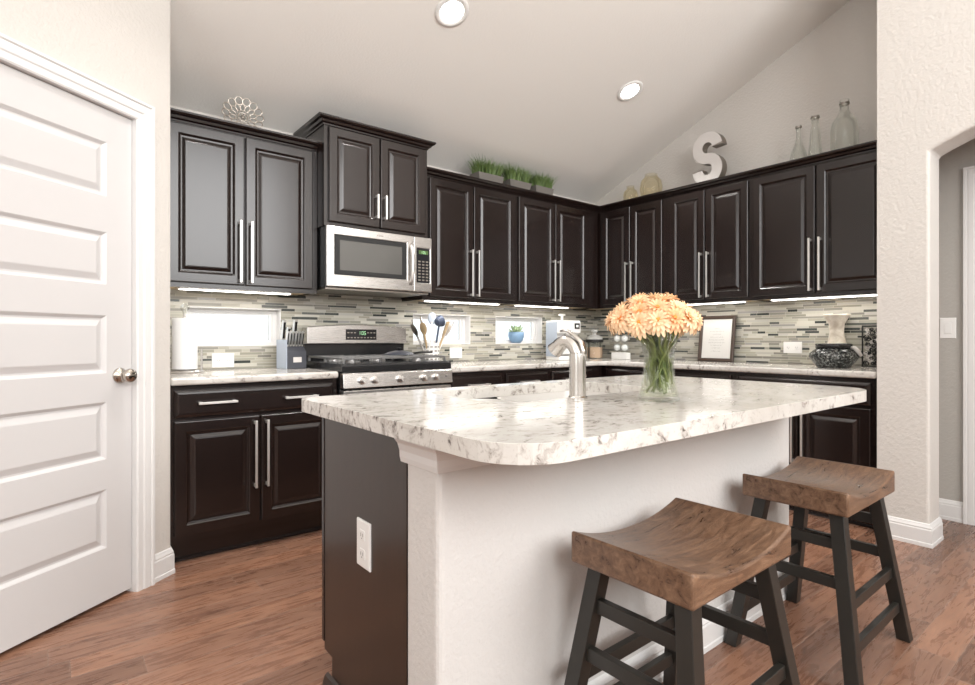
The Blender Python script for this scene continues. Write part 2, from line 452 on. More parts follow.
# ------------------------------------------------------------------ room shell
CK = .4286
def zc(y): return 2.453 - CK*y
def structure(o, label=None): return tag(o, label, None, None, 'structure')
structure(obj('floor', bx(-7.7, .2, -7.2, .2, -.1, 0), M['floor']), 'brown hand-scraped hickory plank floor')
bm = B(); prism(bm, [(.2, zc(.2)), (-3.7, zc(-3.7)), (-7.2, zc(-7.2)), (-7.2, zc(-7.2)+.1), (-3.7, zc(-3.7)+.1), (.2, zc(.2)+.1)], -7.7, .2, 'yzx')
structure(obj('ceiling', bm, M['ceiling']), 'sloping pale ceiling rising towards the room')
WIN = [(-3.655, -3.107), (-2.115, -1.567), (-1.300, -.745)]
WZ = (1.055, 1.292)
bm = wall_holes(B(), -5.30, .12, 0, 2.47, 0, .14, [(a, b, *WZ) for a, b in WIN])
structure(obj('wall_back', bm, M['wall']), 'back kitchen wall behind the range')
bm = B(); prism(bm, [(.14, 0), (-4.3, 0), (-4.3, zc(-4.3)+.03), (-3.7, zc(-3.7)+.03), (.14, zc(.14)+.03)], 0, .12, 'yzx')
structure(obj('wall_right', bm, [M['wall']]), 'right kitchen wall under the sloping ceiling')
# wall with the arched opening, its stub and the vestibule lid
y0a, y1a, zs = -2.828, -4.05, 2.095
hc = (y0a-y1a)/2; th = math.radians(27); R = hc/math.sin(th); cy = (y0a+y1a)/2; cz = zs - R*math.cos(th)
arch = [(cy + R*math.sin(th*k/9), cz + R*math.cos(th*k/9)) for k in range(9, -10, -1)]
bm = B(); prism(bm, [(-2.59, 0), (y0a, 0)] + arch + [(y1a, 0), (-7.0, 0), (-7.0, zc(-7)+.03), (-3.7, zc(-3.7)+.03), (-2.59, zc(-2.59)+.03)], -.655, -.455, 'yzx')
structure(obj('wall_arch', bm, M['wall'], bevel=.014, seg=3), 'pale textured wall with a low arched opening')
structure(obj('wall_stub', bx(-.456, 0, -2.70, -2.591, 0, 3.58), M['wall']))
structure(obj('ceiling_hall', bx(-.456, .0, -4.3, -2.70, 2.44, 2.50), M['ceiling']))
structure(obj('wall_hall', bx(-.012, -.001, -4.28, -2.70, 0, 2.44), M['hall']), 'grey hall wall seen through the arch')
structure(obj('wall_hall_end', bx(-.456, 0, -4.4, -4.28, 0, 2.5), M['hall']))
# pantry corner, angled wall with the door
PR = math.radians(36.8); P0 = Vector((-3.84, -.69, 0))
def py(x): return -.69 + x*math.sin(PR)
bm = B(); prism(bm, [(0, 0), (0, zc(py(0))+.03), (-1.62, zc(py(-1.62))+.03), (-1.62, 0), (-.935, 0), (-.935, 2.065), (-.187, 2.065), (-.187, 0)], 0, .115, 'xzy')
o = structure(obj('wall_pantry', bm, M['wall'], bevel=.012, seg=3), 'angled pale textured wall holding the white door'); o.location = P0; o.rotation_euler[2] = PR
structure(obj('wall_pantry_side', bx(-3.96, -3.842, -.685, -.001, 0, 2.72), M['wall']))
bm = B(); prism(bm, [(-.001, 0), (-1.66, 0), (-1.66, zc(-1.66)+.03), (-.001, zc(-.001)+.03)], -5.30, -5.20, 'yzx')
structure(obj('wall_pantry_back', bm, M['wall']))
pe = P0 + Vector((math.cos(PR), math.sin(PR), 0))*-1.62
structure(obj('wall_left', bx(-7.6, pe.x, pe.y, pe.y+.1, 0, zc(pe.y)), M['wall']))
bm = wall_holes(B(), -7.1, -1.55, 0, 3.6, -7.6, -7.48, [(-5.6, -3.2, 1.3, 3.5)], 'yzx')
prism(bm, [(-2.6, 3.6), (-7.1, 3.6), (-7.1, zc(-7.1)+.03), (-2.6, zc(-2.6)+.03)], -7.6, -7.48, 'yzx')
structure(obj('wall_far_left', bm, M['wall']))
structure(obj('wall_rear', wall_holes(B(), -7.6, -.455, 0, 5.5, -7.12, -7.0, [(-6.0, -3.8, 1.8, 4.4), (-3.2, -1.0, 1.8, 4.4)]), M['wall']))
# tiled backsplash panels
bm = wall_holes(B(), -3.838, -.0, .916, 1.43, -.008, -.001, [(a, b, *WZ) for a, b in WIN])
structure(obj('backsplash', bm, M['mosaic']), 'linear glass mosaic backsplash on the window wall')
structure(obj('backsplash', bx(-.008, -.001, -2.588, -.009, .916, 1.43), M['mosaic']), 'linear glass mosaic backsplash on the right wall')
# windows in the back wall
for i, (a, b) in enumerate(WIN):
    t = tag(thing('window_%d' % (i+1), 'narrow white framed window above the %s' % ['left counter', 'counter right of the range', 'counter near the corner'][i], None, (a, .06, WZ[0])), kind='structure')
    wd, hh = b-a, WZ[1]-WZ[0]
    bm = wall_holes(B(), 0, wd, 0, hh, 0, .055, [(.034, wd-.034, .024, hh-.028)])
    obj('window_frame', bm, M['trim'], t, bevel=.004)
    bm = wall_holes(B(), .034, wd-.034, .024, hh-.028, .012, .04, [(.034+.016, wd-.034-.016, .024+.010, hh-.028-.012)])
    obj('sash', bm, M['white'], t)
    obj('pane', bx(.05, wd-.05, .022, .027, .03, hh-.036), M['pane'], t)
    bm = wall_holes(B(), 0, wd, 0, hh, -.066, 0, [(.006, wd-.006, .006, hh-.006)]); obj('window_reveal', bm, M['trim'], t)

# baseboards
BASE = [(0, 0), (.017, 0), (.017, .018), (.014, .022), (.014, .088), (.011, .094), (.012, .100), (.006, .112), (.004, .118), (0, .122)]
def baseb(name, path, side=1):
    return structure(obj(name, sweep(B(), path, BASE, side), M['trim']))
dv = Vector((math.cos(PR), math.sin(PR)))
pp = lambda s: (P0.x+dv.x*s, P0.y+dv.y*s)
baseb('baseboard_pantry', [pp(-.114), pp(0), (P0.x, P0.y+.05)])
baseb('baseboard_right', [(-.655, -2.592), (-.655, y0a), (-.455, y0a)], 1)
baseb('baseboard_hall', [(-.012, -2.702), (-.012, -2.852)], 1)
# pantry door
t = thing('door_1', 'white five-panel door with round metal knob in the angled wall', None, P0, PR, kind='structure')
bm = B(); CAS = [(0, .0), (.0, .012), (.006, .016), (.030, .016), (.036, .020), (.058, .022), (.066, .020), (.072, .026), (.083, .026), (.083, 0)]
# casing: sweep in the XZ plane
def casing(bm, xr, xl, zt, y=-.0005, zb=0):
    path = [Vector((xr, zb)), Vector((xr, zt)), Vector((xl, zt)), Vector((xl, zb))]
    nr = [Vector((1, 0)), Vector((1, 1)), Vector((-1, 1)), Vector((-1, 0))]
    rings = [[bm.verts.new((p.x+m.x*o, y-h, p.y+m.y*o)) for o, h in CAS] for p, m in zip(path, nr)]
    k = len(CAS)
    for i in range(3):
        for j in range(k): bm.faces.new((rings[i][j], rings[i][(j+1) % k], rings[i+1][(j+1) % k], rings[i+1][j]))
    bm.faces.new(rings[0]); bm.faces.new(rings[-1]); return bm
obj('door_casing', casing(B(), -.197, -.927, 2.055), M['trim'], t)
bm = B(); box(bm, -.197, -.188, -.0, .11, 0, 2.062); box(bm, -.934, -.927, 0, .11, 0, 2.062); box(bm, -.934, -.188, 0, .11, 2.055, 2.064)
box(bm, -.207, -.197, .055, .11, 0, 2.055)
obj('door_jamb', bm, M['trim'], t)
# slab with five raised panels
bm = B(); DX0, DX1 = -.925, -.200; dy = .012
px0, px1 = DX0+.12, -.318
pz = [(.235, .478), (.602, .84), (.958, 1.198), (1.325, 1.542), (1.69, 1.915)]
zs_ = [.018] + [q for p in pz for q in p] + [2.052]
for i in range(0, 12, 2): box(bm, px0, px1, dy, dy+.035, zs_[i], zs_[i+1])
box(bm, DX0, px0, dy, dy+.035, .018, 2.052); box(bm, px1, DX1, dy, dy+.035, .018, 2.052)
for a, b in pz: rings_panel(bm, px0, px1, a, b, dy+.035, [(0, 0), (0, .035), (.004, .032), (.013, .023), (.020, .023), (.042, .033), (.046, .034)])
bmesh.ops.remove_doubles(bm, verts=bm.verts, dist=1e-5)
obj('door_panel', bm, M['door'], t)
bm = lathe(B(), [(0, 0), (.033, 0), (.033, .004), (.026, .010), (.013, .014), (.012, .030), (.018, .036), (.027, .044), (.030, .054), (.028, .064), (.018, .072), (0, .074)], 28)
bmesh.ops.rotate(bm, verts=bm.verts, matrix=Matrix.Rotation(PI/2, 3, 'X')); bmesh.ops.translate(bm, verts=bm.verts, vec=(-.258, dy, .945))
obj('door_knob', bm, M['knob'], t, smooth=True)
# hall door casing beyond the arch
t = thing('door_2', 'white door casing on the hall wall beyond the arch', None, (-.012, -2.85, 0), -PI/2, kind='structure')
obj('door_casing', casing(B(), .083+.76, .083, 2.035), M['trim'], t)
bm = B(); box(bm, .085, .84, -.010, .0, .012, 2.03); obj('door_panel', bm, M['door'], t)

# ------------------------------------------------------------------ cabinets
DOOR = [(0, 0), (0, .016), (.004, .020), (.050, .020), (.056, .016), (.060, .010), (.066, .009), (.070, .009), (.086, .016), (.092, .017)]
DRAW = [(0, 0), (0, .013), (.003, .015), (.012, .019), (.020, .020)]
def pull(parent, name, x, z, y, L, vert, mat):
    bm = B()
    if vert:
        box(bm, x-.006, x+.006, y-.034, y-.026, z-L/2, z+L/2)
        for s in (-1, 1): box(bm, x-.006, x+.006, y-.027, y, z+s*(L/2-.012)-.008, z+s*(L/2-.012)+.008)
    else:
        box(bm, x-L/2, x+L/2, y-.034, y-.026, z-.006, z+.006)
        for s in (-1, 1): box(bm, x+s*(L/2-.012)-.008, x+s*(L/2-.012)+.008, y-.027, y, z-.006, z+.006)
    return obj(name, bm, mat, parent, bevel=.0015)
def cab_door(t, x0, x1, z0, z1, yf, hside, hz, L=.35):
    d = obj('door', rings_panel(B(), x0, x1, z0, z1, yf, DOOR), M['cab'], t, bevel=.0015)
    if hside:
        hx = x1-.026 if hside > 0 else x0+.026
        pull(d, 'handle', hx, hz, yf-.020, L, True, M['nickel'])
    return d
def cab_drawer(t, x0, x1, z0, z1, yf, pulls, L=.18):
    d = obj('drawer', rings_panel(B(), x0, x1, z0, z1, yf, DRAW), M['cab'], t, bevel=.0015)
    for p in pulls: pull(d, 'handle', p, (z0+z1)/2, yf-.020, L, False, M['nickel'])
    return d
UZ0, UZ1, DZ0, DZ1 = 1.378, 2.310, 1.404, 2.25
CROWN = lambda z: [(0, z), (.006, z), (.008, z+.008), (.020, z+.014), (.026, z+.026), (.040, z+.032), (.046, z+.040), (.046, z+.050), (0, z+.050)]
def upper(label, loc, rz, width, doors, depth=.31, z0=UZ0, z1=UZ1, group='espresso upper cabinets', hz=1.592, L=.35, dz=(DZ0, DZ1), ends=None):
    t = thing('upper_cabinet', label, 'cabinet', loc, rz, group)
    bm = B(); d = depth
    box(bm, 0, width, -d, -.0, z0+.016, z1); box(bm, 0, width, -d, -d+.02, z0, z0+.016); box(bm, 0, .016, -d+.02, -.01, z0, z0+.016); box(bm, width-.016, width, -d+.02, -.01, z0, z0+.016)
    obj('carcass', bm, M['cab'], t)
    obj('underside_panel', bx(.017, width-.017, -d+.021, -.012, z0+.008, z0+.015), M['ply'], t)
    for (a, b, s) in doors: cab_door(t, a, b, dz[0], dz[1], -d, s, hz, L)
    return t
G = .012
# left cabinet on the back wall
X0 = -3.836
ul = upper('tall dark espresso double-door wall cabinet at the far left by the door', (X0, -.009, 0), 0, X0*-1-2.985, [(-3.800-X0, -3.416-X0, 1), (-3.408-X0, -3.018-X0, -1)], depth=.301, z1=2.285)
obj('crown', sweep(B(), [(-3.836, -.31), (-2.985, -.31)], CROWN(2.260), 1), M['cab'], ul, world=True)
# microwave cabinet, taller and deeper
MX = -2.975; CXM = -2.983
um = upper('raised dark espresso cabinet standing proud above the microwave', (CXM, -.009, 0), 0, .735, [(.026, .366, 1), (.373, .712, -1)], depth=.405, z0=1.79, z1=2.420, hz=1.945, L=.155, dz=(1.815, 2.392))
obj('crown', sweep(B(), [(CXM, -.012), (CXM, -.414), (CXM+.735, -.414), (CXM+.735, -.012)], CROWN(2.400), 1), M['cab'], um, world=True)
# back wall run
CX = -2.218
upper('dark double-door wall cabinet beside the microwave, below the first grass planter', (CX, -.009, 0), 0, -1.340-CX, [(-2.170-CX, -1.781-CX, 1), (-1.773-CX, -1.362-CX, -1)], depth=.301)
c2 = upper('dark double-door wall cabinet on the window wall ending in the corner', (-1.339, -.009, 0), 0, 1.339-.332, [(1.339-1.318, 1.339-.907, 1), (1.339-.899, 1.339-.491, -1)], depth=.301)
# right wall run (local x runs along -y)
def bw(y0, y1): return (-.009, y0, 0), -PI/2, y0-y1
loc, rz, wd = bw(-.010, -1.020)
upper('dark wall cabinet on the right wall nearest the corner, under the glass jars', loc, rz, wd, [(.345, .655, 1), (.663, .975, -1)], depth=.301)
loc, rz, wd = bw(-1.021, -1.717)
upper('dark wall cabinet on the right wall under the big letter', loc, rz, wd, [(.034, .342, 1), (.350, .680, -1)], depth=.301)
loc, rz, wd = bw(-1.718, -2.588)
upper('dark wide-door wall cabinet on the right wall under the three bottles', loc, rz, wd, [(.019, .430, 1), (.438, .850, -1)], depth=.301)
cr = obj('crown_molding', sweep(B(), [(-2.218, -.31), (-.31, -.31), (-.31, -2.588)], CROWN(2.260), 1), M['cab'])
tag(cr, 'dark crown molding running over the corner wall cabinets', 'molding')

# base cabinets
BZ0, BZ1 = .105, .873
def basecab(label, loc, rz, width, drawers, doors, depth=.605):
    t = thing('base_cabinet', label, 'cabinet', loc, rz, 'espresso base cabinets')
    bm = B(); box(bm, 0, width, -depth, 0, BZ0, BZ1); box(bm, 0, width, -depth+.055, -.0, 0.001, BZ0)
    obj('carcass', bm, M['cab'], t)
    obj('shoe_molding', sweep(B(), [(0, -depth+.055), (width, -depth+.055)], [(0, .001), (.014, .001), (.012, .010), (.005, .017), (0, .018)], 1), M['cab'], t)
    for (a, b, pulls) in drawers: cab_drawer(t, a, b, .716, .850, -depth, pulls)
    for (a, b, s) in doors: cab_door(t, a, b, .140, .698, -depth, s, .50)
    return t
basecab('black base cabinet left of the range with one wide drawer over two doors', (X0, -.002, 0), 0, -2.985-X0, [(.021, -3.014-X0, (.212, .634))], [(.021, -3.418-X0, 1), (-3.410-X0, -3.014-X0, -1)])
q = -2.212
basecab('dark base cabinet directly right of the range with one drawer', (q, -.002, 0), 0, .486, [(.02, .468, (.244,))], [(.02, .468, 1)])
basecab('dark base cabinet second right of the range with one drawer', (q+.487, -.002, 0), 0, .465, [(.02, .445, (.232,))], [(.02, .445, 1)])
basecab('dark base cabinet below the white coffee machine', (q+.953, -.002, 0), 0, .630, [(.02, .49, (.255,))], [(.02, .49, 1)])
basecab('dark corner base cabinet on the right wall behind the vase', (-.002, -.004, 0), -PI/2, 1.276, [(.640, 1.256, (.95,))], [(.640, .944, 1), (.952, 1.256, -1)])
basecab('dark base cabinet on the right wall below the framed print', (-.002, -1.281, 0), -PI/2, .466, [(.02, .446, (.233,))], [(.02, .446, 1)])
basecab('dark base cabinet on the right wall ending at the pale wall', (-.002, -1.748, 0), -PI/2, .838, [(.03, .803, (.23, .60))], [(.03, .412, 1), (.420, .803, -1)])
# counters on the walls
o = obj('countertop', bx(X0, -2.990, -.65, -.001, .8745, .914), M['granite'], bevel=.012, seg=3)
tag(o, 'white speckled granite countertop left of the range', 'countertop', 'white granite countertops')
bm = B(); prism(bm, [(-2.212, -.001), (-2.212, -.65), (-.68, -.65), (-.65, -.68), (-.65, -2.588), (-.001, -2.588), (-.001, -.001)], .8745, .914)
o = obj('countertop', bm, M['granite'], bevel=.012, seg=3); tag(o, 'white speckled granite corner countertop right of the range', 'countertop', 'white granite countertops')

# under cabinet lights
def ucl(label, loc, rz, L, power):
    t = thing('under_cabinet_light', label, 'light', loc, rz, 'under-cabinet strip lights')
    obj('housing', bx(-L/2, L/2, -.03, .03, -.008, 0), M['white'], t)
    obj('lens', bx(-L/2+.01, L/2-.01, -.024, .024, -.012, -.0085), M['strip'], t)
    l = bpy.data.lights.new('strip_glow', 'AREA'); l.shape = 'RECTANGLE'; l.size = L-.02; l.size_y = .05; l.energy = power; l.color = (1, .96, .90)
    o = link(bpy.data.objects.new('strip_glow', l)); o.parent = t; o.location = (0, 0, -.016)
zl = UZ0+.0075
ucl('lit strip light under the far-left wall cabinet', (-3.42, -.20, zl), 0, .62, 1.0)
ucl('lit strip light under the wall cabinet beside the microwave', (-1.78, -.20, zl), 0, .70, 1.3)
ucl('lit strip light under the window-wall cabinet by the corner', (-.93, -.20, zl), 0, .62, 1.0)
ucl('lit strip light under the right-wall cabinet below the big letter', (-.20, -1.37, zl), PI/2, .50, .9)
ucl('lit strip light under the right-wall cabinet below the bottles', (-.20, -2.16, zl), PI/2, .70, 1.5)

# ------------------------------------------------------------------ recessed ceiling lights
def can(label, x, y, power=17):
    t = thing('recessed_light', label, 'light', (x, y, zc(y)-.001), 0, 'recessed ceiling lights'); t.rotation_euler = (-math.atan(CK), 0, 0)
    obj('trim_ring', lathe(B(), [(.068, -.004), (.085, -.006), (.097, -.004), (.098, 0), (.068, 0)], 36, close=True), M['white'], t, smooth=True)
    obj('lens', lathe(B(), [(0, -.003), (.067, -.003), (.067, 0), (0, 0)], 36), M['lamp'], t)
    l = bpy.data.lights.new('lamp', 'AREA'); l.shape = 'DISK'; l.size = .13; l.energy = power; l.color = (1, .965, .925); l.spread = math.radians(115)
    o = link(bpy.data.objects.new('lamp', l)); o.parent = t; o.location = (0, 0, -.012); o.rotation_euler = (math.atan(CK), 0, 0)
can('round lit recessed light at the top of the sloping ceiling', -2.527, -1.112)
can('round lit recessed light lower on the ceiling towards the right wall', -.928, -1.118)
can('round recessed light above the walkway by the white door', -3.4, -1.45, 11)  # unseen lamp added to lift the left floor

# ------------------------------------------------------------------ island
IX0, IX1, IY0, IYK, IY1 = -3.60, -1.775, -2.595, -2.447, -1.93
t = thing('kitchen_island', 'large kitchen island with dark end panel and white seating wall', 'island', ((IX0+IX1)/2, -2.25, 0))
bm = B(); prism(bm, [(IY1, .105), (IY1-.06, .105), (IY1-.06, .001), (IYK+.001, .001), (IYK+.001, .8735), (IY1, .8735)], IX0+.001, IX0+.019, 'yzx')
obj('end_panel', bm, M['endpanel'], t, world=True)
bm = B(); box(bm, IX0+.020, IX1-.001, IYK+.001, IY1, .105, .62); box(bm, IX0+.020, IX1-.001, IYK+.001, IY1-.06, .001, .104)
box(bm, IX0+.020, IX0+.28, IYK+.001, IY1, .621, .8735); box(bm, -2.42, IX1-.001, IYK+.001, IY1, .621, .8735); box(bm, IX0+.281, -2.421, IY1-.02, IY1, .621, .8735)
obj('carcass', bm, M['cab'], t, world=True)
bm = B(); wdt = (IX1-IX0-.02)/4
for k in range(4):
    b2 = B(); rings_panel(b2, -(IX0+.006+(k+1)*wdt)+.004, -(IX0+.006+k*wdt)-.004 if k else -(IX0-.001), .13, .868, 0, DOOR)
    bmesh.ops.rotate(b2, verts=b2.verts, matrix=Matrix.Rotation(PI, 3, 'Z')); bmesh.ops.translate(b2, verts=b2.verts, vec=(0, IY1+.0005, 0))
    obj('door', b2, M['cab'], t, world=True)
bm.free()
obj('shoe_molding', sweep(B(), [(IX0, IY1-.03), (IX0, IYK)], [(0, .001), (.018, .001), (.017, .022), (.010, .040), (0, .046)], 1), M['endpanel'], t, world=True)
o = obj('seating_wall', bx(IX0-.003, IX1, IY0, IYK, .001, .8735), M['knee'], t, world=True, bevel=.018, seg=4)
CAP = [(0, .797), (.006, .797), (.009, .810), (.010, .826), (.016, .845), (.024, .855), (.026, .8735), (0, .8735)]
obj('cap_molding', sweep(B(), [(IX0-.003, IYK+.012), (IX0-.003, IY0), (IX1, IY0), (IX1, IYK)], CAP, 1), M['trim'], t, world=True)
obj('baseboard', sweep(B(), [(IX0+.04, IY0), (IX1, IY0), (IX1, IYK)], BASE, 1), M['trim'], t, world=True)
SX0, SX1, SY0, SY1 = -3.27, -2.47, -2.428, -1.985
outer = rrect(-3.676, -1.852, -2.942, -1.895, [.06, .05, .135, .15], 8)
hole = rrect(SX0, SX1, SY0, SY1, .09, 6)
o = obj('island_countertop', slab_hole(outer, hole, .8745, .914), M['granite'], bevel=.018, seg=5)
tag(o, 'white speckled granite slab with rounded corners on the island', 'countertop')
# sink
t = thing('sink', 'double-bowl stainless steel sink set below the island granite', 'sink', ((SX0+SX1)/2, (SY0+SY1)/2, .70))
def bowl(x0, x1, y0, y1, z1, dpt):
    bm = B(); L = []
    for (ins, z, r) in ((-.012, z1, .09), (0, z1, .085), (.004, z1-.03, .08), (.012, z1-dpt+.03, .07), (.04, z1-dpt, .05)):
        L.append([bm.verts.new((x, y, z)) for x, y in rrect(x0+ins, x1-ins, y0+ins, y1-ins, r, 5)])
    for a, b in zip(L[:-1], L[1:]):
        n = len(a)
        for i in range(n): bm.faces.new((a[i], a[(i+1) % n], b[(i+1) % n], b[i]))
    bm.faces.new(L[-1]); return bm
obj('bowl', bowl(SX0+.004, -2.985, SY0+.004, SY1-.004, .8740, .20), M['sink'], t, smooth=True, world=True, auto=50)
obj('bowl', bowl(-2.955, SX1-.004, SY0+.004, SY1-.004, .8740, .22), M['sink'], t, smooth=True, world=True, auto=50)
for x in (-3.12, -2.71):
    obj('drain', lathe(B(), [(0, 0), (.03, .001), (.045, .004), (.045, 0)], 20, (x, -2.24, .6785 if x < -3 else .6585)), M['steel'], t, smooth=True, world=True)
# faucet
t = thing('faucet', 'brushed steel arched single-lever faucet on the island', 'faucet', (-3.003, -2.474, .914))
obj('base_ring', lathe(B(), [(0, 0), (.031, 0), (.031, .006), (.027, .010), (0, .010)], 28), M['steelv'], t, smooth=True, auto=40)
bm = lathe(B(), [(0, .010), (.0265, .010), (.0255, .09), (.0255, .130), (.0245, .142), (.010, .150), (0, .150)], 28); obj('body', bm, M['steelv'], t, smooth=True, auto=40)
pts = []; rs = []
for k in range(15):
    a = k/14; ang = math.radians(4 + 120*a)
    pts.append((-.010*a, (.040 - .043*math.cos(ang) + .006*a), (.116 + .066*math.sin(ang) - .006*a))); rs.append(.0205 - .003*math.sin(PI*a) + .003*a)
obj('spout', tube(B(), pts, rs, 14), M['steelv'], t, smooth=True, auto=50)
p, d = Vector(pts[-1]), (Vector(pts[-1])-Vector(pts[-2])).normalized()
obj('spray_head', tube(B(), [p-d*.004, p+d*.008, p+d*.024, p+d*.028], [.021, .024, .027, .020], 18), M['steelv'], t, smooth=True, auto=40)
pts = [(.006, -.018, .115), (.006, -.022, .150)] + [(.006*(1-a), -.016 + .088*a, .172 + .042*math.sin(a*PI*.60)) for a in (0.05, .2, .4, .6, .8, 1.0)]
obj('lever', tube(B(), pts, [.010, .012, .012, .011, .010, .009, .008, .006], 10, flat=.6), M['steelv'], t, smooth=True)
# outlet on the end panel
def outlet(label, loc, rz, w_, h_, kind='duplex', group='white wall plates'):
    t = thing('wall_plate', label, 'outlet' if kind != 'switch' else 'switch', loc, rz, group)
    obj('plate', rings_panel(B(), -w_/2, w_/2, -h_/2, h_/2, 0, [(0, 0), (0, .004), (.003, .006)]), M['white'], t)
    n = max(1, round(w_/.075)) if kind == 'duplex' else 1
    horiz = w_ > h_
    if kind == 'switch':
        obj('rocker', bx(-.017, .017, -.009, -.006, -.033, .033), M['white'], t, bevel=.002)
    else:
        for s in (-1, 1):
            cx, cz = (s*w_*.22, 0) if horiz else (0, s*h_*.2)
            o = obj('socket', bx(cx-.015, cx+.015, -.0085, -.0062, cz-.014, cz+.014), M['white'], t, bevel=.002)
            bm = B(); box(bm, cx-.007, cx-.005, -.0092, -.0088, cz-.004, cz+.006); box(bm, cx+.005, cx+.007, -.0092, -.0088, cz-.004, cz+.006); box(bm, cx-.002, cx+.002, -.0092, -.0088, cz-.010, cz-.007)
            obj('slots', bm, M['ink'], o)
outlet('white outlet plate on the dark end panel of the island', (IX0+.0009, -2.216, .525), -PI/2, .080, .132)
outlet('white outlet plate on the tile below the left window', (-3.455, -.0085, .968), 0, .125, .085)
outlet('white outlet plate on the tile below the window right of the range', (-1.717, -.0085, .985), 0, .120, .085)
outlet('white outlet plate on the right tile wall between print and cream vase', (-.0085, -1.879, 1.035), -PI/2, .128, .085)
outlet('white light switch plate on the hall wall beyond the arch', (-.0125, -2.775, 1.165), -PI/2, .078, .125, 'switch')

# ------------------------------------------------------------------ range
RX0, RW = -2.978, .758
t = thing('gas_range', 'stainless steel gas range with five knobs and raised backguard', 'stove', (RX0, -.012, 0))
obj('body', bx(.0, RW, -.62, -.0, .06, .905), M['enamel'], t)
obj('toe_base', bx(.02, RW-.02, -.57, -.03, .001, .06), M['black'], t)
bm = B(); prism(bm, [(-.655, .905), (-.655, .945), (-.645, .955), (-.05, .955), (-.05, .906), (-.62, .906)], -.002+.002, RW, 'yzx'); obj('cooktop', bm, M['enamel'], t, bevel=.004)
bm = B(); prism(bm, [(-.621, .815), (-.672, .815), (-.664, .897), (-.655, .903), (-.621, .903)], .001, RW-.001, 'yzx'); cp = obj('control_panel', bm, M['steel'], t, bevel=.003)
for kx in (.119, .202, .370, .541, .631):
    bm = lathe(B(), [(0, .0), (.024, 0), (.024, .004), (.0195, .006), (.0175, .030), (.014, .034), (0, .034)], 24)
    box(bm, -.004, .004, -.0175, .0175, .03, .040)
    bmesh.ops.rotate(bm, verts=bm.verts, matrix=Matrix.Rotation(PI/2 - .09, 3, 'X')); bmesh.ops.translate(bm, verts=bm.verts, vec=(kx, -.669, .858))
    obj('knob', bm, M['steel'], t, smooth=True, auto=35)
bm = B(); box(bm, .700, .712, -.6735, -.6655, .852, .864); obj('ignition_mark', bm, M['ink'], t)
bm = wall_holes(B(), .006, RW-.006, .26, .800, -.662, -.622, [(.13, RW-.13, .38, .68)]); d = obj('oven_door', bm, M['steel'], t, bevel=.004)
obj('oven_glass', bx(.131, RW-.131, -.655, -.63, .381, .679), M['dglass'], d)
bm = tube(B(), [(.06, -.705, .765), (RW-.06, -.705, .765)], .011, 12)
for x in (.08, RW-.08): tube(bm, [(x, -.66, .765), (x, -.705, .765)], .009, 10)
obj('oven_handle', bm, M['steel'], d, smooth=True, auto=40)
obj('drawer', bx(.006, RW-.006, -.660, -.622, .075, .245), M['steel'], t, bevel=.004)
# backguard with gently bowed top
n = 14; top = [(RW*.012 + RW*.976*k/n, 1.178 + .020*math.sin(PI*k/n)) for k in range(n+1)]
bm = B(); prism(bm, [(RW*.012, 1.066)] + top + [(RW*.988, 1.066)], -.092, -.012, 'xzy'); bg = obj('backguard', bm, M['steel'], t, bevel=.005)
obj('backguard_base', bx(.006, RW-.006, -.048, -.004, .907, 1.065), M['enamel'], t)
obj('control_display', bx(.275, .505, -.0955, -.0925, 1.092, 1.165), M['dglass'], bg, bevel=.001)
def digits(bm, x, z, s, txt, y):
    seg = {'a': (0, 2, 1, 2), 'b': (1, 1, 1, 2), 'c': (1, 0, 1, 1), 'd': (0, 0, 1, 0), 'e': (0, 0, 0, 1), 'f': (0, 1, 0, 2), 'g': (0, 1, 1, 1)}
    on = {'1': 'bc', '2': 'abged', '4': 'fgbc', '0': 'abcdef', '3': 'abgcd', '5': 'afgcd', '9': 'abcdfg'}
    for ch in txt:
        if ch == ':':
            for q in (.6, 1.4): box(bm, x-.0005, x+.0012, y-.0004, y, z+q*s-.0006, z+q*s+.0006)
            x += s*.6; continue
        for k in on[ch]:
            x0, z0, x1, z1 = seg[k]; w_ = s*.08
            box(bm, x+x0*s-w_, x+x1*s+w_, y-.0004, y, z+z0*s-w_, z+z1*s+w_)
        x += s*1.6
    return bm
obj('digits', digits(B(), .368, 1.128, .011, '1:05', -.0958), M['led'], bg)
bm = B()
for r in range(2):
    for k in range(9):
        x = .285 + k*.0245
        if r == 1 and 2 < k < 6: continue
        box(bm, x, x+.015, -.0959, -.0955, 1.104+r*.034, 1.111+r*.034)
obj('key_marks', bm, M['galv'], bg)
def grate(x0, x1):
    bm = B(); z0, z1 = .976, .990; ya, yb = -.615, -.085
    for x in (x0, (x0+x1)/2, x1): box(bm, x-.006, x+.006, ya, yb, z0, z1)
    for y in (ya, ya+.13, (ya+yb)/2, yb-.13, yb): box(bm, x0, x1, y-.006, y+.006, z0+.001, z1-.001)
    for x in (x0, x1):
        for y in (ya, (ya+yb)/2, yb): box(bm, x-.007, x+.007, y-.007, y+.007, .9555, z0+.001)
    return bm
for a, b in ((.025, .262), (.267, .491), (.496, .733)): obj('grate', grate(a, b), M['iron'], t, bevel=.002)
for x, y in ((.14, -.48), (.14, -.22), (.38, -.35), (.61, -.48), (.61, -.22)):
    obj('burner', lathe(B(), [(0, .9555), (.055, .9555), (.05, .966), (.036, .966), (.034, .973), (0, .973)], 24, (x, y, 0)), M['iron'], t, smooth=True, auto=35)
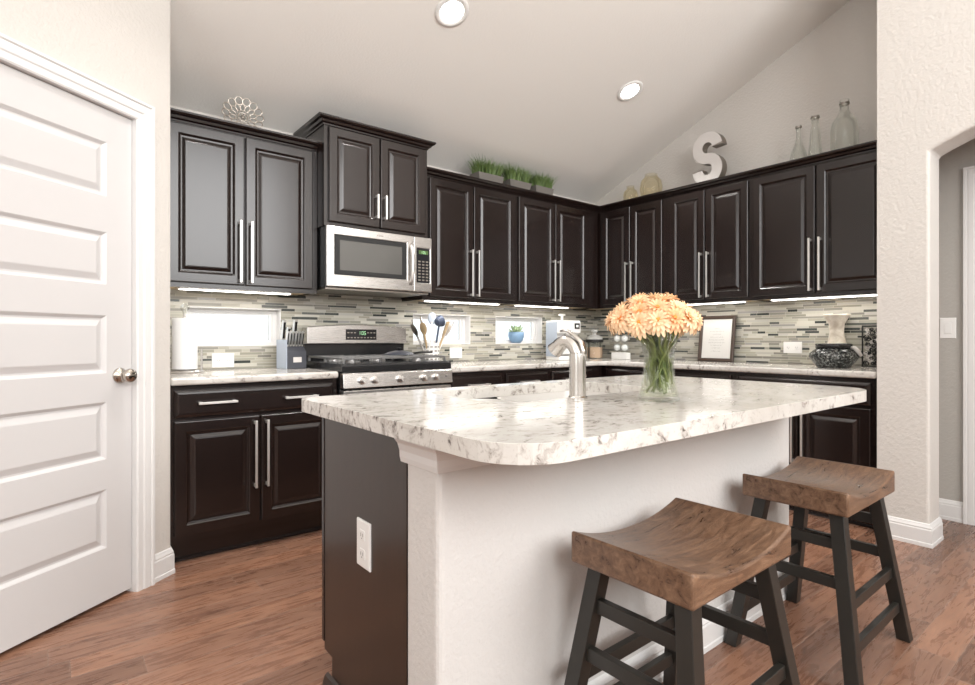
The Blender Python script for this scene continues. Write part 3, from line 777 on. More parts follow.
# pan lid on the right burners
t = thing('pan_lid', 'dark low pan lid lying on the right burner grate', 'lid', (-2.40, -.30, .9905))
obj('dome', lathe(B(), [(0, .030), (.03, .028), (.075, .018), (.105, .004), (.108, 0), (.102, 0), (.07, .012), (0, .024)], 32), plain('dark blue grey lid', (.05, .055, .07), .3), t, smooth=True)
obj('lid_knob', lathe(B(), [(0, .029), (.010, .029), (.009, .038), (.016, .042), (.014, .050), (0, .052)], 16), M['black'], t, smooth=True)
obj('lid_handle', tube(B(), [(.10, -.02, .008), (.15, -.045, .016), (.22, -.08, .016)], .007, 8), M['black'], t, smooth=True)

# ------------------------------------------------------------------ microwave
MZ0, MZ1, MD = 1.405, 1.7895, -.395
t = thing('microwave', 'stainless steel over-the-range microwave under the raised cabinet', 'microwave', (MX, -.009, 0))
obj('body', bx(.001, .751, MD, 0, MZ0+.012, MZ1), M['enamel'], t)
obj('underside', bx(.006, .746, MD+.002, -.01, MZ0, MZ0+.0115), M['galv'], t)
dr = obj('door', wall_holes(B(), 0, .608, MZ0+.014, MZ1-.001, MD-.034, MD-.0005, [(.05, .555, MZ0+.088, MZ1-.052)]), M['steel'], t, bevel=.004)
obj('window', bx(.0505, .5545, MD-.030, MD-.012, MZ0+.0885, MZ1-.0525), plain('grey microwave glass', (.10, .098, .092), .12), dr)  # grey base colour stands in for the room's reflection
bm = wall_holes(B(), .0506, .5544, MZ0+.0886, MZ1-.0526, MD-.0315, MD-.0305, [(.085, .52, MZ0+.118, MZ1-.082)]); obj('window_border', bm, M['black'], dr)
pts = [(.583, MD-.036, MZ0+.060)] + [(.583, MD-.036-.030*math.sin(PI*k/10)**.6, MZ0+.060+(MZ1-MZ0-.115)*k/10) for k in range(1, 10)] + [(.583, MD-.036, MZ1-.055)]
obj('door_handle', tube(B(), pts, .0115, 12), M['nickel'], dr, smooth=True)
pn = obj('control_panel', wall_holes(B(), .6095, .752, MZ0+.014, MZ1-.001, MD-.034, MD-.0005, [(.632, .736, MZ0+.075, MZ1-.075)]), M['steel'], t, bevel=.004)
kp = obj('keypad', bx(.6325, .7355, MD-.0330, MD-.02, MZ0+.0755, MZ1-.0755), M['dglass'], pn)
bm = B()
for r in range(7):
    for k in range(3): box(bm, .643+k*.030, .662+k*.030, MD-.0338, MD-.0331, MZ0+.088+r*.021, MZ0+.098+r*.021)
obj('key_marks', bm, M['galv'], kp)
obj('display', bx(.648, .722, MD-.0337, MD-.0331, MZ1-.115, MZ1-.090), plain('dim green display', (.06, .12, .03), .3), kp)
obj('digits', digits(B(), .664, MZ1-.111, .0075, '1:05', MD-.034), M['led'], kp)
bm = B()
for k in range(4): box(bm, .335+k*.012, .343+k*.012, MD-.0348, MD-.0342, MZ1-.030, MZ1-.022)
obj('maker_mark', bm, M['galv'], dr)

# ------------------------------------------------------------------ stools
def stool(label, x, y, rz):
    t = thing('bar_stool', label, 'stool', (x, y, 0), rz, 'saddle-seat wooden stools')
    L, W, T, H = .475, .338, .080, .618
    bm = B(); nx, ny = 26, 8; top = {}; bot = {}
    for i in range(nx+1):
        for j in range(ny+1):
            u, v = i/nx*2-1, j/ny*2-1
            px, py_ = u*L/2, v*W/2
            dip = .040*(1-min(1, abs(u)**2.2))
            top[i, j] = bm.verts.new((px, py_, H - dip)); bot[i, j] = bm.verts.new((px, py_, H - T - dip*.28*0))
    for i in range(nx):
        for j in range(ny):
            bm.faces.new((top[i, j], top[i+1, j], top[i+1, j+1], top[i, j+1])); bm.faces.new((bot[i, j], bot[i, j+1], bot[i+1, j+1], bot[i+1, j]))
    for i in range(nx):
        for j in (0, ny): bm.faces.new((top[i, j], top[i+1, j], bot[i+1, j], bot[i, j]))
    for j in range(ny):
        for i in (0, nx): bm.faces.new((top[i, j], top[i, j+1], bot[i, j+1], bot[i, j]))
    s = obj('seat', bm, M['seat'], t, smooth=True, auto=40, bevel=.007, seg=3)
    tx, ty, bx_, by_ = .178, .120, .258, .193; zt = H-T
    legp = lambda sx, sy, z: Vector((sx*(bx_+(tx-bx_)*z/zt), sy*(by_+(ty-by_)*z/zt), z))
    for sx in (-1, 1):
        for sy in (-1, 1):
            b = B(); p, q = legp(sx, sy, .0005), legp(sx, sy, zt+.0005); h = .021
            vs = [b.verts.new((c.x+dx*h, c.y+dy*h, c.z)) for c in (p, q) for dy in (-1, 1) for dx in (-1, 1)]
            for f in ((0, 2, 3, 1), (4, 5, 7, 6), (0, 1, 5, 4), (2, 6, 7, 3), (0, 4, 6, 2), (1, 3, 7, 5)): b.faces.new([vs[k] for k in f])
            obj('leg', b, M['legs'], t, bevel=.002)
    for sy in (-1, 1):
        for z in (.25, .125):
            obj('rung', bar(B(), legp(-1, sy, z), legp(1, sy, z), .020, .036), M['legs'], t, bevel=.002)
    for sx in (-1, 1):
        for z in (.435, .315):
            obj('rung', bar(B(), legp(sx, -1, z), legp(sx, 1, z), .020, .036), M['legs'], t, bevel=.002)
    return t
stool('brown saddle-seat stool with dark legs nearest the camera', -3.024, -2.851, math.radians(.5))
stool('greyer-topped saddle-seat stool with dark legs farther right near the arch', -2.101, -2.830, math.radians(.5))

# ------------------------------------------------------------------ counter objects, back wall
Z = .9145
t = thing('paper_towel_holder', 'white paper towel roll upright on a steel holder at the left counter end', 'paper towel', (-3.702, -.235, Z))
obj('base', lathe(B(), [(0, 0), (.092, 0), (.095, .006), (.088, .014), (.02, .018), (0, .018)], 36), M['steel'], t, smooth=True, auto=40)
obj('roll', lathe(B(), [(.018, .020), (.062, .020), (.063, .022), (.063, .296), (.061, .298), (.018, .298)], 36, close=True), M['paper'], t, smooth=True, auto=40)
obj('post', tube(B(), [(0, 0, .015), (0, 0, .325)], .007, 12), M['steel'], t, smooth=True, auto=40)
obj('finial', lathe(B(), [(0, .322), (.012, .324), (.010, .334), (.022, .350), (.024, .362), (.014, .376), (0, .380)], 18), M['glass'], t, smooth=True)
obj('side_arm', tube(B(), [(.078, -.03, .012), (.078, -.03, .13)], .005, 10), M['steel'], t, smooth=True, auto=40)
# knife block
kb = thing('knife_block', 'grey knife block with a pale label left of the range', 'knife block', (-3.095, -.20, Z), math.radians(8))
bm = B(); prism(bm, [(-.045, 0), (.085, 0), (.085, .175), (.030, .175), (-.045, .105)], -.062, .066, 'yzx'); obj('block', bm, M['grey'], kb, bevel=.003)
obj('label_plate', bx(-.022, .032, -.0475, -.0455, .040, .072), M['offwhite'], kb)
obj('side_panel', bx(-.067, -.0625, -.047, .083, .001, .180), M['lightblue'], kb)  # lit side of the block, its brightness put into a paler slab
def knife(label, base, tilt, hl, w_, grp, grip='black'):
    c = kb.matrix_basis @ Vector(base)
    t = thing('knife', label, 'knife', c, math.radians(8), grp); t.rotation_euler[0] = tilt
    bm = B(); box(bm, -w_/2, w_/2, -.010, .010, .012, hl); obj('handle', bm, M['enamel'] if grip == 'black' else M['nickel'], t, bevel=.003)
    obj('bolster', bx(-w_/2-.0005, w_/2+.0005, -.0105, .0105, .0005, .012), M['nickel'], t)
    obj('handle_cap', bx(-w_/2-.0005, w_/2+.0005, -.0105, .0105, hl, hl+.009), M['nickel'], t)
    obj('spine', bx(-w_/2-.002, -w_/2-.0002, -.0105, .0105, .013, hl), M['nickel'], t)
for k in range(6): knife('silver-edged steak knife in the front row of the knife block', (-.047+k*.0195, -.010, .140), math.radians(14), .085, .009, 'steak knives in the block')
knife('tall dark-handled knife at the left back of the knife block', (-.045, .045, .176), math.radians(10), .115, .016, 'large knives in the block')
knife('tall dark-handled knife at the right back of the knife block', (.030, .045, .176), math.radians(10), .120, .018, 'large knives in the block')
knife('shorter dark-handled knife between the two tall ones at the block back', (-.008, .055, .176), math.radians(10), .075, .014, 'large knives in the block')
# utensil crock with utensils
cb = Vector((-2.055, -.17, Z))
t = thing('utensil_crock', 'white slotted utensil crock on the counter right of the range', 'crock', cb)
bm = lathe(B(), [(0, .0), (.056, 0), (.060, .004), (.060, .150), (.062, .154), (.058, .155), (.055, .150), (.055, .008), (0, .008)], 32); obj('crock_body', bm, M['white'], t, smooth=True, auto=40)
bm = B()
for r in range(4):
    for k in range(12):
        a = 2*PI*k/12; c, s = math.cos(a), math.sin(a)
        b2 = B(); box(b2, .0598, .0606, -.010, .010, .03+r*.03, .04+r*.03); bmesh.ops.rotate(b2, verts=b2.verts, matrix=Matrix.Rotation(a, 3, 'Z'))
        me = bpy.data.meshes.new('tmp'); b2.to_mesh(me); b2.free(); bm.from_mesh(me); bpy.data.meshes.remove(me)
obj('slots', bm, M['galv'], t)
def utensil(name, label, ang, lean, ln, kind, hm, dm):
    t = thing(name, label, name.replace('_', ' '), cb + Vector((.022*math.cos(ang), .022*math.sin(ang), .012)), 0, 'utensils in the white crock')
    d = Vector((math.cos(ang)*math.sin(lean), math.sin(ang)*math.sin(lean), math.cos(lean)))
    t.rotation_mode = 'QUATERNION'; t.rotation_quaternion = d.to_track_quat('Z', 'Y')
    obj('handle', tube(B(), [(0, 0, 0), (0, 0, ln-.05)], .0075, 8), hm, t, smooth=True, auto=40)
    bm = B()
    if kind == 'spoon':
        lathe(bm, [(0, -.038), (.012, -.032), (.022, -.012), (.024, .004), (.018, .026), (0, .036)], 16); bmesh.ops.scale(bm, vec=(1, .28, 1), verts=bm.verts)
    elif kind == 'ladle':
        lathe(bm, [(0, -.030), (.020, -.022), (.031, 0), (.033, .012), (.028, .012), (.018, -.014), (0, -.022)], 18)
        bmesh.ops.rotate(bm, verts=bm.verts, matrix=Matrix.Rotation(1.1, 3, 'X'))
    else:
        prism(bm, [(-.012, -.045), (.012, -.045), (.028, -.02), (.030, .045), (-.030, .045), (-.028, -.02)], -.003, .003, 'xzy')
    bmesh.ops.scale(bm, vec=(1.35,)*3, verts=bm.verts); bmesh.ops.translate(bm, verts=bm.verts, vec=(0, 0, ln-.03)); obj('head', bm, dm, t, smooth=True, auto=40)
utensil('slotted_spoon', 'dark spoon leaning far left in the white crock', PI*1.02, .50, .30, 'spoon', M['steel'], M['galv'])
utensil('wooden_spoon', 'tan wooden spoon leaning left in the white crock', PI*1.12, .30, .29, 'spoon', M['tanwood'], M['tanwood'])
utensil('serving_spoon', 'large grey spoon standing nearly upright in the white crock', PI*.85, .17, .33, 'spoon', M['steel'], M['silver'])
utensil('soup_ladle', 'navy ladle standing right of centre in the white crock', .15, .20, .34, 'ladle', M['navy'], M['navy'])
utensil('whisk_spoon', 'pale round spoon behind the navy ladle in the white crock', .9, .12, .36, 'spoon', M['steel'], M['lightblue'])
utensil('turner', 'tan wooden turner leaning right in the white crock', -.35, .34, .29, 'turner', M['tanwood'], M['tanwood'])
utensil('spatula', 'white spatula leaning far right in the white crock', .0, .48, .31, 'turner', M['white'], M['offwhite'])
# blue plant pot on the sill
t = thing('potted_succulent', 'small green plant in a blue pot on the third window sill', 'plant', (-1.035, .025, 1.0615))
obj('pot', lathe(B(), [(0, 0), (.040, 0), (.058, .02), (.071, .060), (.069, .095), (.064, .098), (.062, .09), (0, .085)], 28), M['bluepot'], t, smooth=True)
bm = B(); rr = random.Random(3)
for k in range(26):
    a = rr.uniform(0, 2*PI); e = rr.uniform(.3, 1.4); L = rr.uniform(.05, .09); d = Vector((math.cos(a)*math.cos(e), math.sin(a)*math.cos(e)*.7, math.sin(e)))
    b0 = Vector((math.cos(a)*.02, math.sin(a)*.02, .085)); tube(bm, [b0, b0+d*L*.4, b0+d*L*.8, b0+d*L], [.004, .011, .009, .001], 6, flat=.5)
obj('leaves', bm, M['succ'], t, smooth=True)
# coffee machine
t = thing('coffee_machine', 'white coffee machine with a top post near the counter corner', 'coffee machine', (-.735, -.27, Z), math.radians(-14))
bm = B(); prism(bm, [(.11, 0), (.11, .345), (-.075, .345), (-.085, .33), (-.085, .235), (-.01, .215), (-.005, .045), (-.12, .038), (-.12, 0)], -.12, .12, 'yzx'); obj('housing', bm, M['white'], t, bevel=.008, seg=3)
obj('side_panel', bx(-.125, -.1205, -.08, .10, .03, .33), M['lightblue'], t, bevel=.002)
obj('brew_head', lathe(B(), [(0, 0), (.032, 0), (.036, .02), (.036, .045), (0, .045)], 24, (0, -.055, .188)), M['steel'], t, smooth=True, auto=40)
obj('control_plate', bx(.055, .105, -.0905, -.0855, .27, .32), M['enamel'], t)
obj('control_icon', bx(.068, .092, -.0915, -.0906, .285, .305), M['white'], t)
obj('drip_tray', bx(-.10, .10, -.118, -.012, .0455, .052), M['steel'], t)
obj('top_post', lathe(B(), [(0, .3455), (.012, .3455), (.011, .385), (.030, .390), (.030, .402), (0, .404)], 20, (0, .03, 0)), M['white'], t, smooth=True, auto=40)
# canister
t = thing('glass_canister', 'clear glass canister of tan grounds with a lid in the counter corner', 'canister', (-.29, -.24, Z))
obj('jar', lathe(B(), [(0, .0), (.072, 0), (.076, .006), (.076, .165), (.073, .165), (.073, .008), (0, .006)], 28), M['glass'], t, smooth=True, auto=40)
obj('contents', lathe(B(), [(0, .008), (.0715, .008), (.0715, .105), (0, .11)], 28), M['coffee'], t, smooth=True, auto=40)
obj('band', lathe(B(), [(.0765, .150), (.082, .150), (.082, .178), (.0765, .178)], 28, close=True), M['black'], t, smooth=True, auto=40)
obj('lid', lathe(B(), [(0, .166), (.075, .166), (.075, .196), (.05, .214), (.018, .222), (.016, .235), (.03, .252), (.024, .268), (0, .272)], 28), M['lidm'], t, smooth=True, auto=40)
obj('frame_rod', tube(B(), [(.079, 0, .004), (.079, 0, .16)], .005, 8), M['black'], t); obj('frame_rod', tube(B(), [(-.079, 0, .004), (-.079, 0, .16)], .005, 8), M['black'], t)
# stacked glass globe ornament
t = thing('globe_ornament', 'white block holding four stacked clear globes behind the flowers', 'ornament', (-.22, -.488, Z), PI/2)
obj('block', bx(-.085, .085, -.03, .03, 0, .06), M['white'], t, bevel=.004)
for x in (-.041, .041):
    for z in (.104, .186):
        bm = B(); bmesh.ops.create_uvsphere(bm, u_segments=22, v_segments=14, radius=.041); bmesh.ops.translate(bm, verts=bm.verts, vec=(x, 0, z)); obj('globe', bm, M['glass'], t, smooth=True)
        bm = B(); bmesh.ops.create_uvsphere(bm, u_segments=18, v_segments=12, radius=.028); bmesh.ops.translate(bm, verts=bm.verts, vec=(x, 0, z)); obj('globe_core', bm, M['paper'], t, smooth=True)
# framed print
t = thing('picture_frame', 'dark wood framed handwritten print leaning on the right tile wall', 'picture', (-.085, -1.322, Z), -PI/2)
tilt = Matrix.Rotation(-.13, 3, 'X')
def ft(bm): bmesh.ops.rotate(bm, verts=bm.verts, matrix=tilt); return bm
FW, FH = .150, .372
bm = B(); 
prof = [(0, 0), (0, .016), (.006, .020), (.020, .016), (.027, .012), (.027, 0)]
pr = []
for ins, h in prof: pr.append([bm.verts.new((x, -h, z)) for x, z in ((-FW+ins, ins), (FW-ins, ins), (FW-ins, FH-ins), (-FW+ins, FH-ins))])
for a, b in zip(pr, pr[1:]+pr[:1]):
    for k in range(4): bm.faces.new((a[k], a[(k+1) % 4], b[(k+1) % 4], b[k]))
obj('frame', ft(bm), M['frame'], t)
obj('sheet', ft(bx(-FW+.026, FW-.026, -.006, -.001, .026, FH-.026)), M['print'], t)
bm = B(); rr = random.Random(5)
for r, (hw, z) in enumerate(((.02, .268), (.06, .246), (.035, .222), (.055, .198), (.068, .176), (.07, .154), (.05, .132), (.04, .110), (.045, .084))):
    n = max(10, int(hw*2/.0028)); pts = []
    for k in range(n+1):
        x = -hw + 2*hw*k/n; pts.append((x, -.0066, z + .0055*math.sin(k*1.9+r)*rr.uniform(.2, 1)))
    w0 = 0
    while w0 < n-3:
        ln = rr.randint(5, 11); sp = pts[w0:min(n, w0+ln)]
        if len(sp) > 2: tube(bm, sp, .0007, 4)
        w0 += ln+1
obj('handwriting', ft(bm), M['ink'], t)
# cream vase, mottled bowl, scroll panel
t = thing('stoneware_vase', 'cream waisted stoneware vase behind the dark bowl', 'vase', (-.115, -2.205, Z))
obj('vase_body', lathe(B(), [(0, 0), (.072, 0), (.078, .02), (.074, .09), (.052, .17), (.042, .235), (.046, .285), (.072, .335), (.082, .348), (.076, .352), (.06, .34), (.038, .28), (.036, .23), (0, .2)], 32), M['cream'], t, smooth=True)
t = thing('mottled_bowl', 'squat dark mottled pottery bowl with a pale spout on the right counter', 'bowl', (-.335, -2.262, Z))
obj('bowl_body', lathe(B(), [(0, 0), (.085, 0), (.095, .006), (.118, .035), (.140, .070), (.136, .090), (.112, .112), (.096, .122), (.094, .140), (.100, .150), (.096, .153), (.086, .140), (.088, .122), (.12, .08), (0, .02)], 36), M['speckle'], t, smooth=True)
obj('rim', lathe(B(), [(.0945, .1235), (.1005, .1235), (.1035, .152), (.097, .1545)], 36, close=True), M['enamel'], t, smooth=True)
obj('spout', tube(B(), [(-.005, -.098, .128), (-.005, -.120, .128), (-.005, -.140, .105), (-.005, -.158, .078)], [.010, .013, .013, .008], 10), M['offwhite'], t, smooth=True)
t = thing('scroll_panel', 'black and white openwork scroll panel leaning beside the pale wall', 'ornament', (-.055, -2.445, Z), -PI/2)
bm = wall_holes(B(), -.11, .11, 0, .27, -.009, .009, [(-.106, .106, .004, .266)]); obj('frame', bm, M['black'], t)
bm = B(); rr = random.Random(9); spots = []
for k in range(1500):
    x, z, r = rr.uniform(-.09, .09), rr.uniform(.02, .25), rr.uniform(.009, .020)
    if abs(x)+r > .106 or z-r < .004 or z+r > .266: continue
    if all((x-a)**2+(z-b)**2 > (r+c)**2*.5 for a, b, c in spots):
        spots.append((x, z, r)); n = 16
        pts = [(x+r*(1-.035*j)*math.cos(j*.5+k), 0, z+r*(1-.035*j)*math.sin(j*.5+k)) for j in range(20)]
        tube(bm, pts, .0034, 5, mi=int(rr.random() < .5))
obj('scrollwork', bm, [M['offwhite'], M['black']], t, smooth=True)

# ------------------------------------------------------------------ on top of the cabinets
TZ = UZ1+.0005
t = thing('metal_rosette', 'openwork silver flower dish standing on the far-left wall cabinet', 'ornament', (-3.40, -.245, 2.2855), math.radians(-6))
rot = Matrix.Rotation(-.22, 3, 'X')
def ring(bm, c, r, tr, n=18, e=1.0, ang=0, depth=0):
    pts = []
    for k in range(n):
        a = 2*PI*k/n; lx, lz = r*math.cos(a), r*e*math.sin(a)
        x = c[0] + lx*math.cos(ang)-lz*math.sin(ang); z = c[1] + lx*math.sin(ang)+lz*math.cos(ang)
        pts.append((x, -depth*((x*x+(z-.125)**2)/.0156), z))
    tube(bm, pts, tr, 6, True)
bm = B()
for k in range(14):
    a = 2*PI*k/14; ring(bm, (.100*math.cos(a), .127+.100*math.sin(a)), .0225, .0034, 16, 1, 0, .03)
    ring(bm, (.062*math.cos(a+.22), .127+.062*math.sin(a+.22)), .021, .0026, 14, .62, a+.22, .03)
ring(bm, (0, .127), .030, .004, 20, 1, 0, .03)
for k in range(7):
    a = 2*PI*k/7; tube(bm, [(.012*math.cos(a), 0, .127+.012*math.sin(a)), (.030*math.cos(a), -.001, .127+.030*math.sin(a))], .003, 6)
bmesh.ops.rotate(bm, verts=bm.verts, matrix=rot); bmesh.ops.scale(bm, vec=(.92,)*3, verts=bm.verts); obj('openwork', bm, M['silver'], t, smooth=True)
bm = B(); bmesh.ops.create_uvsphere(bm, u_segments=14, v_segments=8, radius=.013); bmesh.ops.scale(bm, vec=(1, .6, 1), verts=bm.verts); bmesh.ops.translate(bm, verts=bm.verts, vec=(0, 0, .127)); bmesh.ops.rotate(bm, verts=bm.verts, matrix=rot); bmesh.ops.scale(bm, vec=(.92,)*3, verts=bm.verts); obj('hub', bm, M['galv'], t, smooth=True)
def planter(label, x, y, wd, seed, h):
    t = thing('grass_planter', label, 'plant', (x, y, TZ), 0, 'grass planters on the wall cabinets')
    w2 = wd/2; bm = B(); L = []
    for (hw, hd, z) in ((w2*.86, .05, 0), (w2, .06, .072), (w2-.009, .051, .072), (w2-.012, .048, .055)):
        L.append([bm.verts.new((sx*hw, sy*hd, z)) for sx, sy in ((-1, -1), (1, -1), (1, 1), (-1, 1))])
    bm.faces.new(L[0][::-1])
    for a, b in zip(L[:-1], L[1:]):
        for k in range(4): bm.faces.new((a[k], a[(k+1) % 4], b[(k+1) % 4], b[k]))
    bm.faces.new(L[-1]); obj('planter_box', bm, M['planter'], t)
    bm = B(); rr = random.Random(seed)
    for k in range(760):
        bx0, by0 = rr.uniform(-w2*.85, w2*.85), rr.uniform(-.042, .042); a = rr.uniform(0, 2*PI); ln = rr.uniform(.6, 1)*h
        out = Vector((bx0/w2*.45 + rr.gauss(0, .30), by0/.05*.30 + rr.gauss(0, .22), 0))
        p = Vector((bx0, by0, .055)); wv = Vector((math.cos(a), math.sin(a), 0))*.0036; pts = []
        for s in (0, .35, .7, 1): pts.append(p + Vector((0, 0, ln*s*(1-.18*s))) + out*ln*s*s*.75)
        if any(TZ+c.z > zc(y+c.y)-.012 for c in pts): continue
        prev = None
        for i, c in enumerate(pts):
            wk = wv*(1-.3*i) if i < 3 else wv*.05
            cur = (bm.verts.new(c-wk), bm.verts.new(c+wk))
            if prev: bm.faces.new((prev[0], prev[1], cur[1], cur[0]))
            prev = cur
    obj('grass', bm, M['grass'], t, smooth=True)
planter('leftmost and widest of the three grey grass planters on the wall cabinets', -1.585, -.245, .255, 1, .180)
planter('middle grey grass planter, tallest grass, on the wall cabinets', -1.275, -.245, .235, 2, .190)
planter('rightmost grey grass planter on the wall cabinets nearest the corner', -1.000, -.245, .215, 4, .175)
def glassware(name, label, cat, x, y, prof, mat, grp, rim=None):
    t = thing(name, label, cat, (x, y, TZ), 0, grp)
    n = len(prof); th = .0028
    inner = [(max(0, r-th), z) for r, z in prof[::-1] if z > .006]
    obj('vessel', lathe(B(), [(0, 0)] + prof + inner + [(0, .006)], 30), mat, t, smooth=True, auto=60)
    if rim: obj('collar', lathe(B(), [(rim[0], rim[1]), (rim[0]+.003, rim[1]), (rim[0]+.003, rim[2]), (rim[0], rim[2])], 24, close=True), M['galv'], t, smooth=True, auto=40)
glassware('glass_jar', 'small pale amber glass jar, the one nearest the corner', 'jar', -.19, -.572, [(.050, 0), (.062, .02), (.066, .075), (.056, .115), (.034, .135), (.032, .150), (.038, .158)], M['amber'], 'amber jars on the wall cabinets')
glassware('glass_jar', 'larger round pale amber glass jar left of the big letter', 'jar', -.19, -.788, [(.070, 0), (.088, .03), (.096, .10), (.086, .16), (.058, .192), (.050, .205), (.056, .216)], M['amber'], 'amber jars on the wall cabinets')
glassware('glass_bottle', 'short clear flared bottle, leftmost of the three bottles', 'bottle', -.19, -1.992, [(.060, 0), (.063, .02), (.048, .09), (.026, .145), (.016, .19), (.015, .255), (.018, .262), (.018, .280)], M['glass'], 'bottles on the wall cabinets', (.018, .262, .274))
glassware('glass_bottle', 'slim clear tapered bottle in the middle of the three', 'bottle', -.19, -2.098, [(.046, 0), (.046, .03), (.036, .13), (.026, .24), (.022, .295), (.024, .300), (.024, .316)], M['glass'], 'bottles on the wall cabinets', (.024, .296, .309))
glassware('glass_bottle', 'tall broad clear bottle, rightmost and largest of the three', 'bottle', -.19, -2.275, [(.078, 0), (.080, .02), (.080, .17), (.070, .22), (.040, .262), (.027, .29), (.026, .335), (.030, .340), (.030, .362)], M['glass'], 'bottles on the wall cabinets', (.027, .330, .343))
# big letter S
t = thing('letter_sign', 'big white metal letter S standing on the right wall cabinets', 'letter', (-.20, -1.335, TZ), -PI/2)
def scurve(n=40):
    pts = []; rx, rz = .082, .0915; c1, c2 = .345, .162
    c1, c2 = .4455-.092-.0, .0
    H0 = .415; st = .078; rz = (H0-st)/4; ct, cb_ = st/2+3*rz, st/2+rz
    for k in range(n+1):
        a = math.radians(2 + (270-2)*k/n); pts.append((rx*math.cos(a), ct+rz*math.sin(a)))
    for k in range(1, n+1):
        a = math.radians(90 - (90+182)*k/n); pts.append((rx*math.cos(a), cb_+rz*math.sin(a)))
    return pts
def strip(pts, hw, trim=0):
    Lf, Rt = [], []
    n = len(pts)
    for i, p in enumerate(pts):
        q0, q1 = Vector(pts[max(0, i-1)]), Vector(pts[min(n-1, i+1)]); d = (q1-q0).normalized(); m = Vector((-d.y, d.x)); w_ = hw
        Lf.append(tuple(Vector(p)+m*w_)); Rt.append(tuple(Vector(p)-m*w_))
    return Lf + Rt[::-1]
sp = scurve(); zb = 0
def letter(hw, y0, y1, a=0, b=None):
    bm = B(); pts = sp[a:b]; n = len(pts); pl_ = strip(pts, hw); Lf, Rt = pl_[:n], pl_[n:][::-1]
    V = [[bm.verts.new((x, y, z)) for (x, z) in side] for y in (y0, y1) for side in (Lf, Rt)]
    for i in range(n-1):
        bm.faces.new((V[0][i], V[0][i+1], V[1][i+1], V[1][i])); bm.faces.new((V[2][i], V[2][i+1], V[3][i+1], V[3][i]))
        bm.faces.new((V[0][i], V[0][i+1], V[2][i+1], V[2][i])); bm.faces.new((V[1][i], V[1][i+1], V[3][i+1], V[3][i]))
    for i in (0, n-1): bm.faces.new((V[0][i], V[1][i], V[3][i], V[2][i]))
    return bm
obj('shell', letter(.043, -.035, .035), M['galv'], t)
obj('face', letter(.0412, -.037, -.0352, 1, -1), M['offwhite'], t)

# ------------------------------------------------------------------ vase of peach flowers on the island
VX, VY = -2.842, -2.657
t = thing('glass_vase', 'clear flared glass vase of peach flowers on the island', 'vase', (VX, VY, Z))
prof = [(.060, 0), (.062, .006), (.056, .03), (.048, .07), (.0445, .105), (.046, .14), (.053, .175), (.061, .198)]
obj('vase_body', lathe(B(), [(0, 0)] + prof + [(r-.004, z) for r, z in prof[::-1] if z > .01] + [(0, .014)], 36), M['glass'], t, smooth=True)
wp = [(0, .0145)] + [(r-.0045, z) for r, z in ((.060, .015), (.056, .03), (.048, .07), (.0445, .105), (.0455, .13))] + [(0, .13)]
obj('water', lathe(B(), wp, 32), M['water'], t, smooth=True, auto=60)
def petals_mesh():
    bm = B()
    for (n, r0, r1, lift, droop, off) in ((17, .006, .041, .004, -.012, 0), (15, .005, .036, .012, -.001, .2), (12, .004, .027, .017, .010, .1), (9, .003, .017, .019, .016, .3)):
        for k in range(n):
            a = 2*PI*k/n + off + random.uniform(-.08, .08); rr_ = r1*1.1*random.uniform(.88, 1.06); w_ = r1*.155
            ca, sa = math.cos(a), math.sin(a); prev = None
            for s, ww in ((0, .3), (.35, .9), (.7, 1.0), (.92, .65), (1, .12)):
                r = r0 + (rr_-r0)*s; z = lift + (droop)*s*s + .006*math.sin(PI*s)
                cur = [bm.verts.new((ca*r - sa*q*w_*ww, sa*r + ca*q*w_*ww, z + (.0015 if q else 0))) for q in (-1, 0, 1)]
                if prev:
                    for i in (0, 1): bm.faces.new((prev[i], prev[i+1], cur[i+1], cur[i]))
                prev = cur
    me = bpy.data.meshes.new('petals'); bm.to_mesh(me); bm.free(); me.materials.append(M['petal'])
    for p in me.polygons: p.use_smooth = True
    return me
PM = [petals_mesh() for _ in range(3)]
bm = lathe(B(), [(0, .024), (.004, .024), (.0075, .021), (.008, .012), (0, .010)], 14); em = bpy.data.meshes.new('flower_eye'); bm.to_mesh(em); bm.free(); em.materials.append(M['eye'])
rr = random.Random(11)
heads = []
rings_ = ((1, 0, 1.0), (6, .48, .95), (10, .95, .9), (14, 1.38, .9))
for n, pol, sc in rings_:
    for k in range(n):
        az = 2*PI*(k+.5*rr.random())/n + pol*2; pl2 = pol + rr.uniform(-.07, .07)
        heads.append((az, pl2))
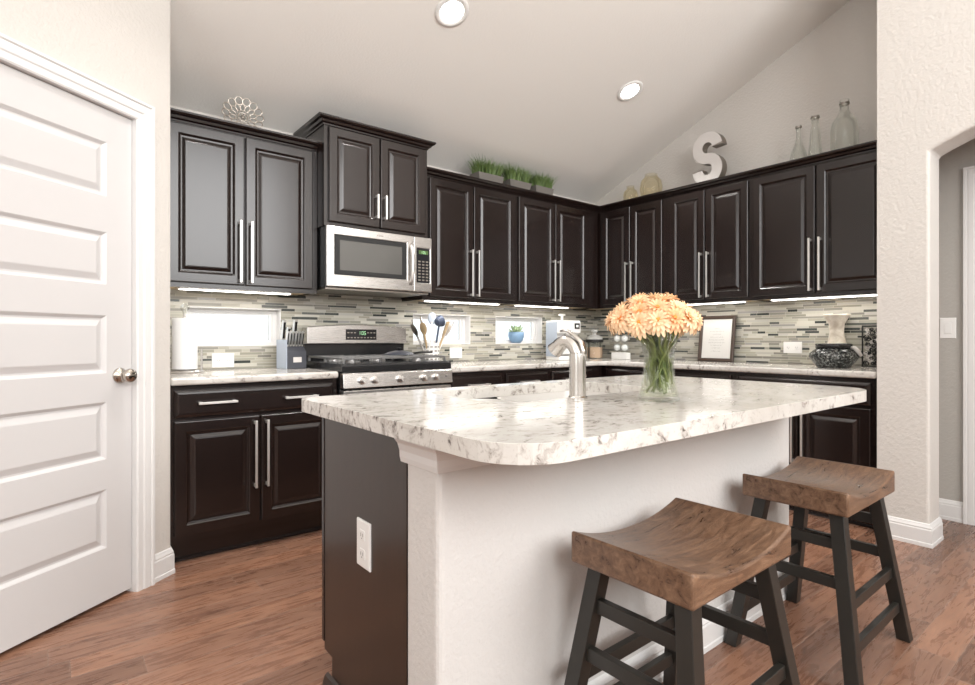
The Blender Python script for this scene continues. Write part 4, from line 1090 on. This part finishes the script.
for i, (az, pol) in enumerate(heads):
    d = Vector((math.sin(pol)*math.cos(az), math.sin(pol)*math.sin(az), math.cos(pol)))
    c = Vector((VX-.014, VY+.011, Z+.226)) + Vector((d.x*.108, d.y*.108, d.z*.062)) + Vector((rr.gauss(0, .004), rr.gauss(0, .004), rr.gauss(0, .004)))
    nd = (d + Vector((0, 0, .38)) + Vector((rr.gauss(0, .12), rr.gauss(0, .12), 0))).normalized()
    f = thing('peach_daisy', 'peach many-petalled daisy in the domed bouquet on the island', 'flower', c, 0, 'daisies in the glass vase')
    f.rotation_mode = 'QUATERNION'; qn = nd.to_track_quat('Z', 'Y'); f.rotation_quaternion = qn
    po = link(bpy.data.objects.new('petals', PM[i % 3])); po.parent = f
    eo = link(bpy.data.objects.new('eye', em)); eo.parent = f
    # stem from the bloom through the vase neck down to the water
    foot = Vector((VX + rr.uniform(-.034, .034) - d.x*.010, VY + rr.uniform(-.034, .034) - d.y*.010, Z + rr.uniform(.022, .05)))
    neck = Vector((VX + d.x*.038, VY + d.y*.038, Z+.165)); mid = Vector((VX + rr.uniform(-.028, .028), VY + rr.uniform(-.028, .028), Z+.10))
    P = [c - nd*.002, c - nd*.02 + Vector((-d.x*.010, -d.y*.010, -.012)), neck.lerp(c, .30), neck, mid, foot]
    def cr(p0, p1, p2, p3, s): return .5*((2*p1)+(p2-p0)*s+(2*p0-5*p1+4*p2-p3)*s*s+(3*p1-p0-3*p2+p3)*s**3)
    sm = []
    for j in range(len(P)-1):
        a, b, c2_, d2 = P[max(0, j-1)], P[j], P[j+1], P[min(len(P)-1, j+2)]
        for s in (0, .34, .67): sm.append(cr(a, b, c2_, d2, s))
    sm.append(P[-1])
    inv = (Matrix.Translation(c) @ qn.to_matrix().to_4x4()).inverted()
    so = obj('stem', tube(B(), [inv @ q_ for q_ in sm], .0026, 6), M['stem'], f, smooth=True)
    if i % 2 == 0:
        bm = B(); lp = neck.lerp(c, rr.uniform(-.2, .35)); a = az + rr.uniform(-.6, .6); ld = Vector((math.cos(a)*.6, math.sin(a)*.6, rr.uniform(-.4, .7))).normalized()
        if i % 4 == 0:
            lp = mid.lerp(neck, rr.uniform(-.4, .2)); lp.x = VX+(lp.x-VX)*.6; lp.y = VY+(lp.y-VY)*.6; ld = Vector((rr.uniform(-.1, .1), rr.uniform(-.1, .1), 1)).normalized()
        elif lp.z < Z+.19: ld = Vector((-d.x*.2, -d.y*.2, 1)).normalized()
        sd = ld.cross(Vector((0, 0, 1))).normalized(); prev = None; L = .055
        for s, ww in ((0, .15), (.3, .9), (.6, 1), (.85, .6), (1, .05)):
            q_ = lp + ld*L*s + Vector((0, 0, -.012*s*s)); cur = (bm.verts.new(inv @ (q_-sd*.010*ww)), bm.verts.new(inv @ (q_+sd*.010*ww)))
            if prev: bm.faces.new((prev[0], prev[1], cur[1], cur[0]))
            prev = cur
        obj('leaf', bm, M['leaf'], f, smooth=True)
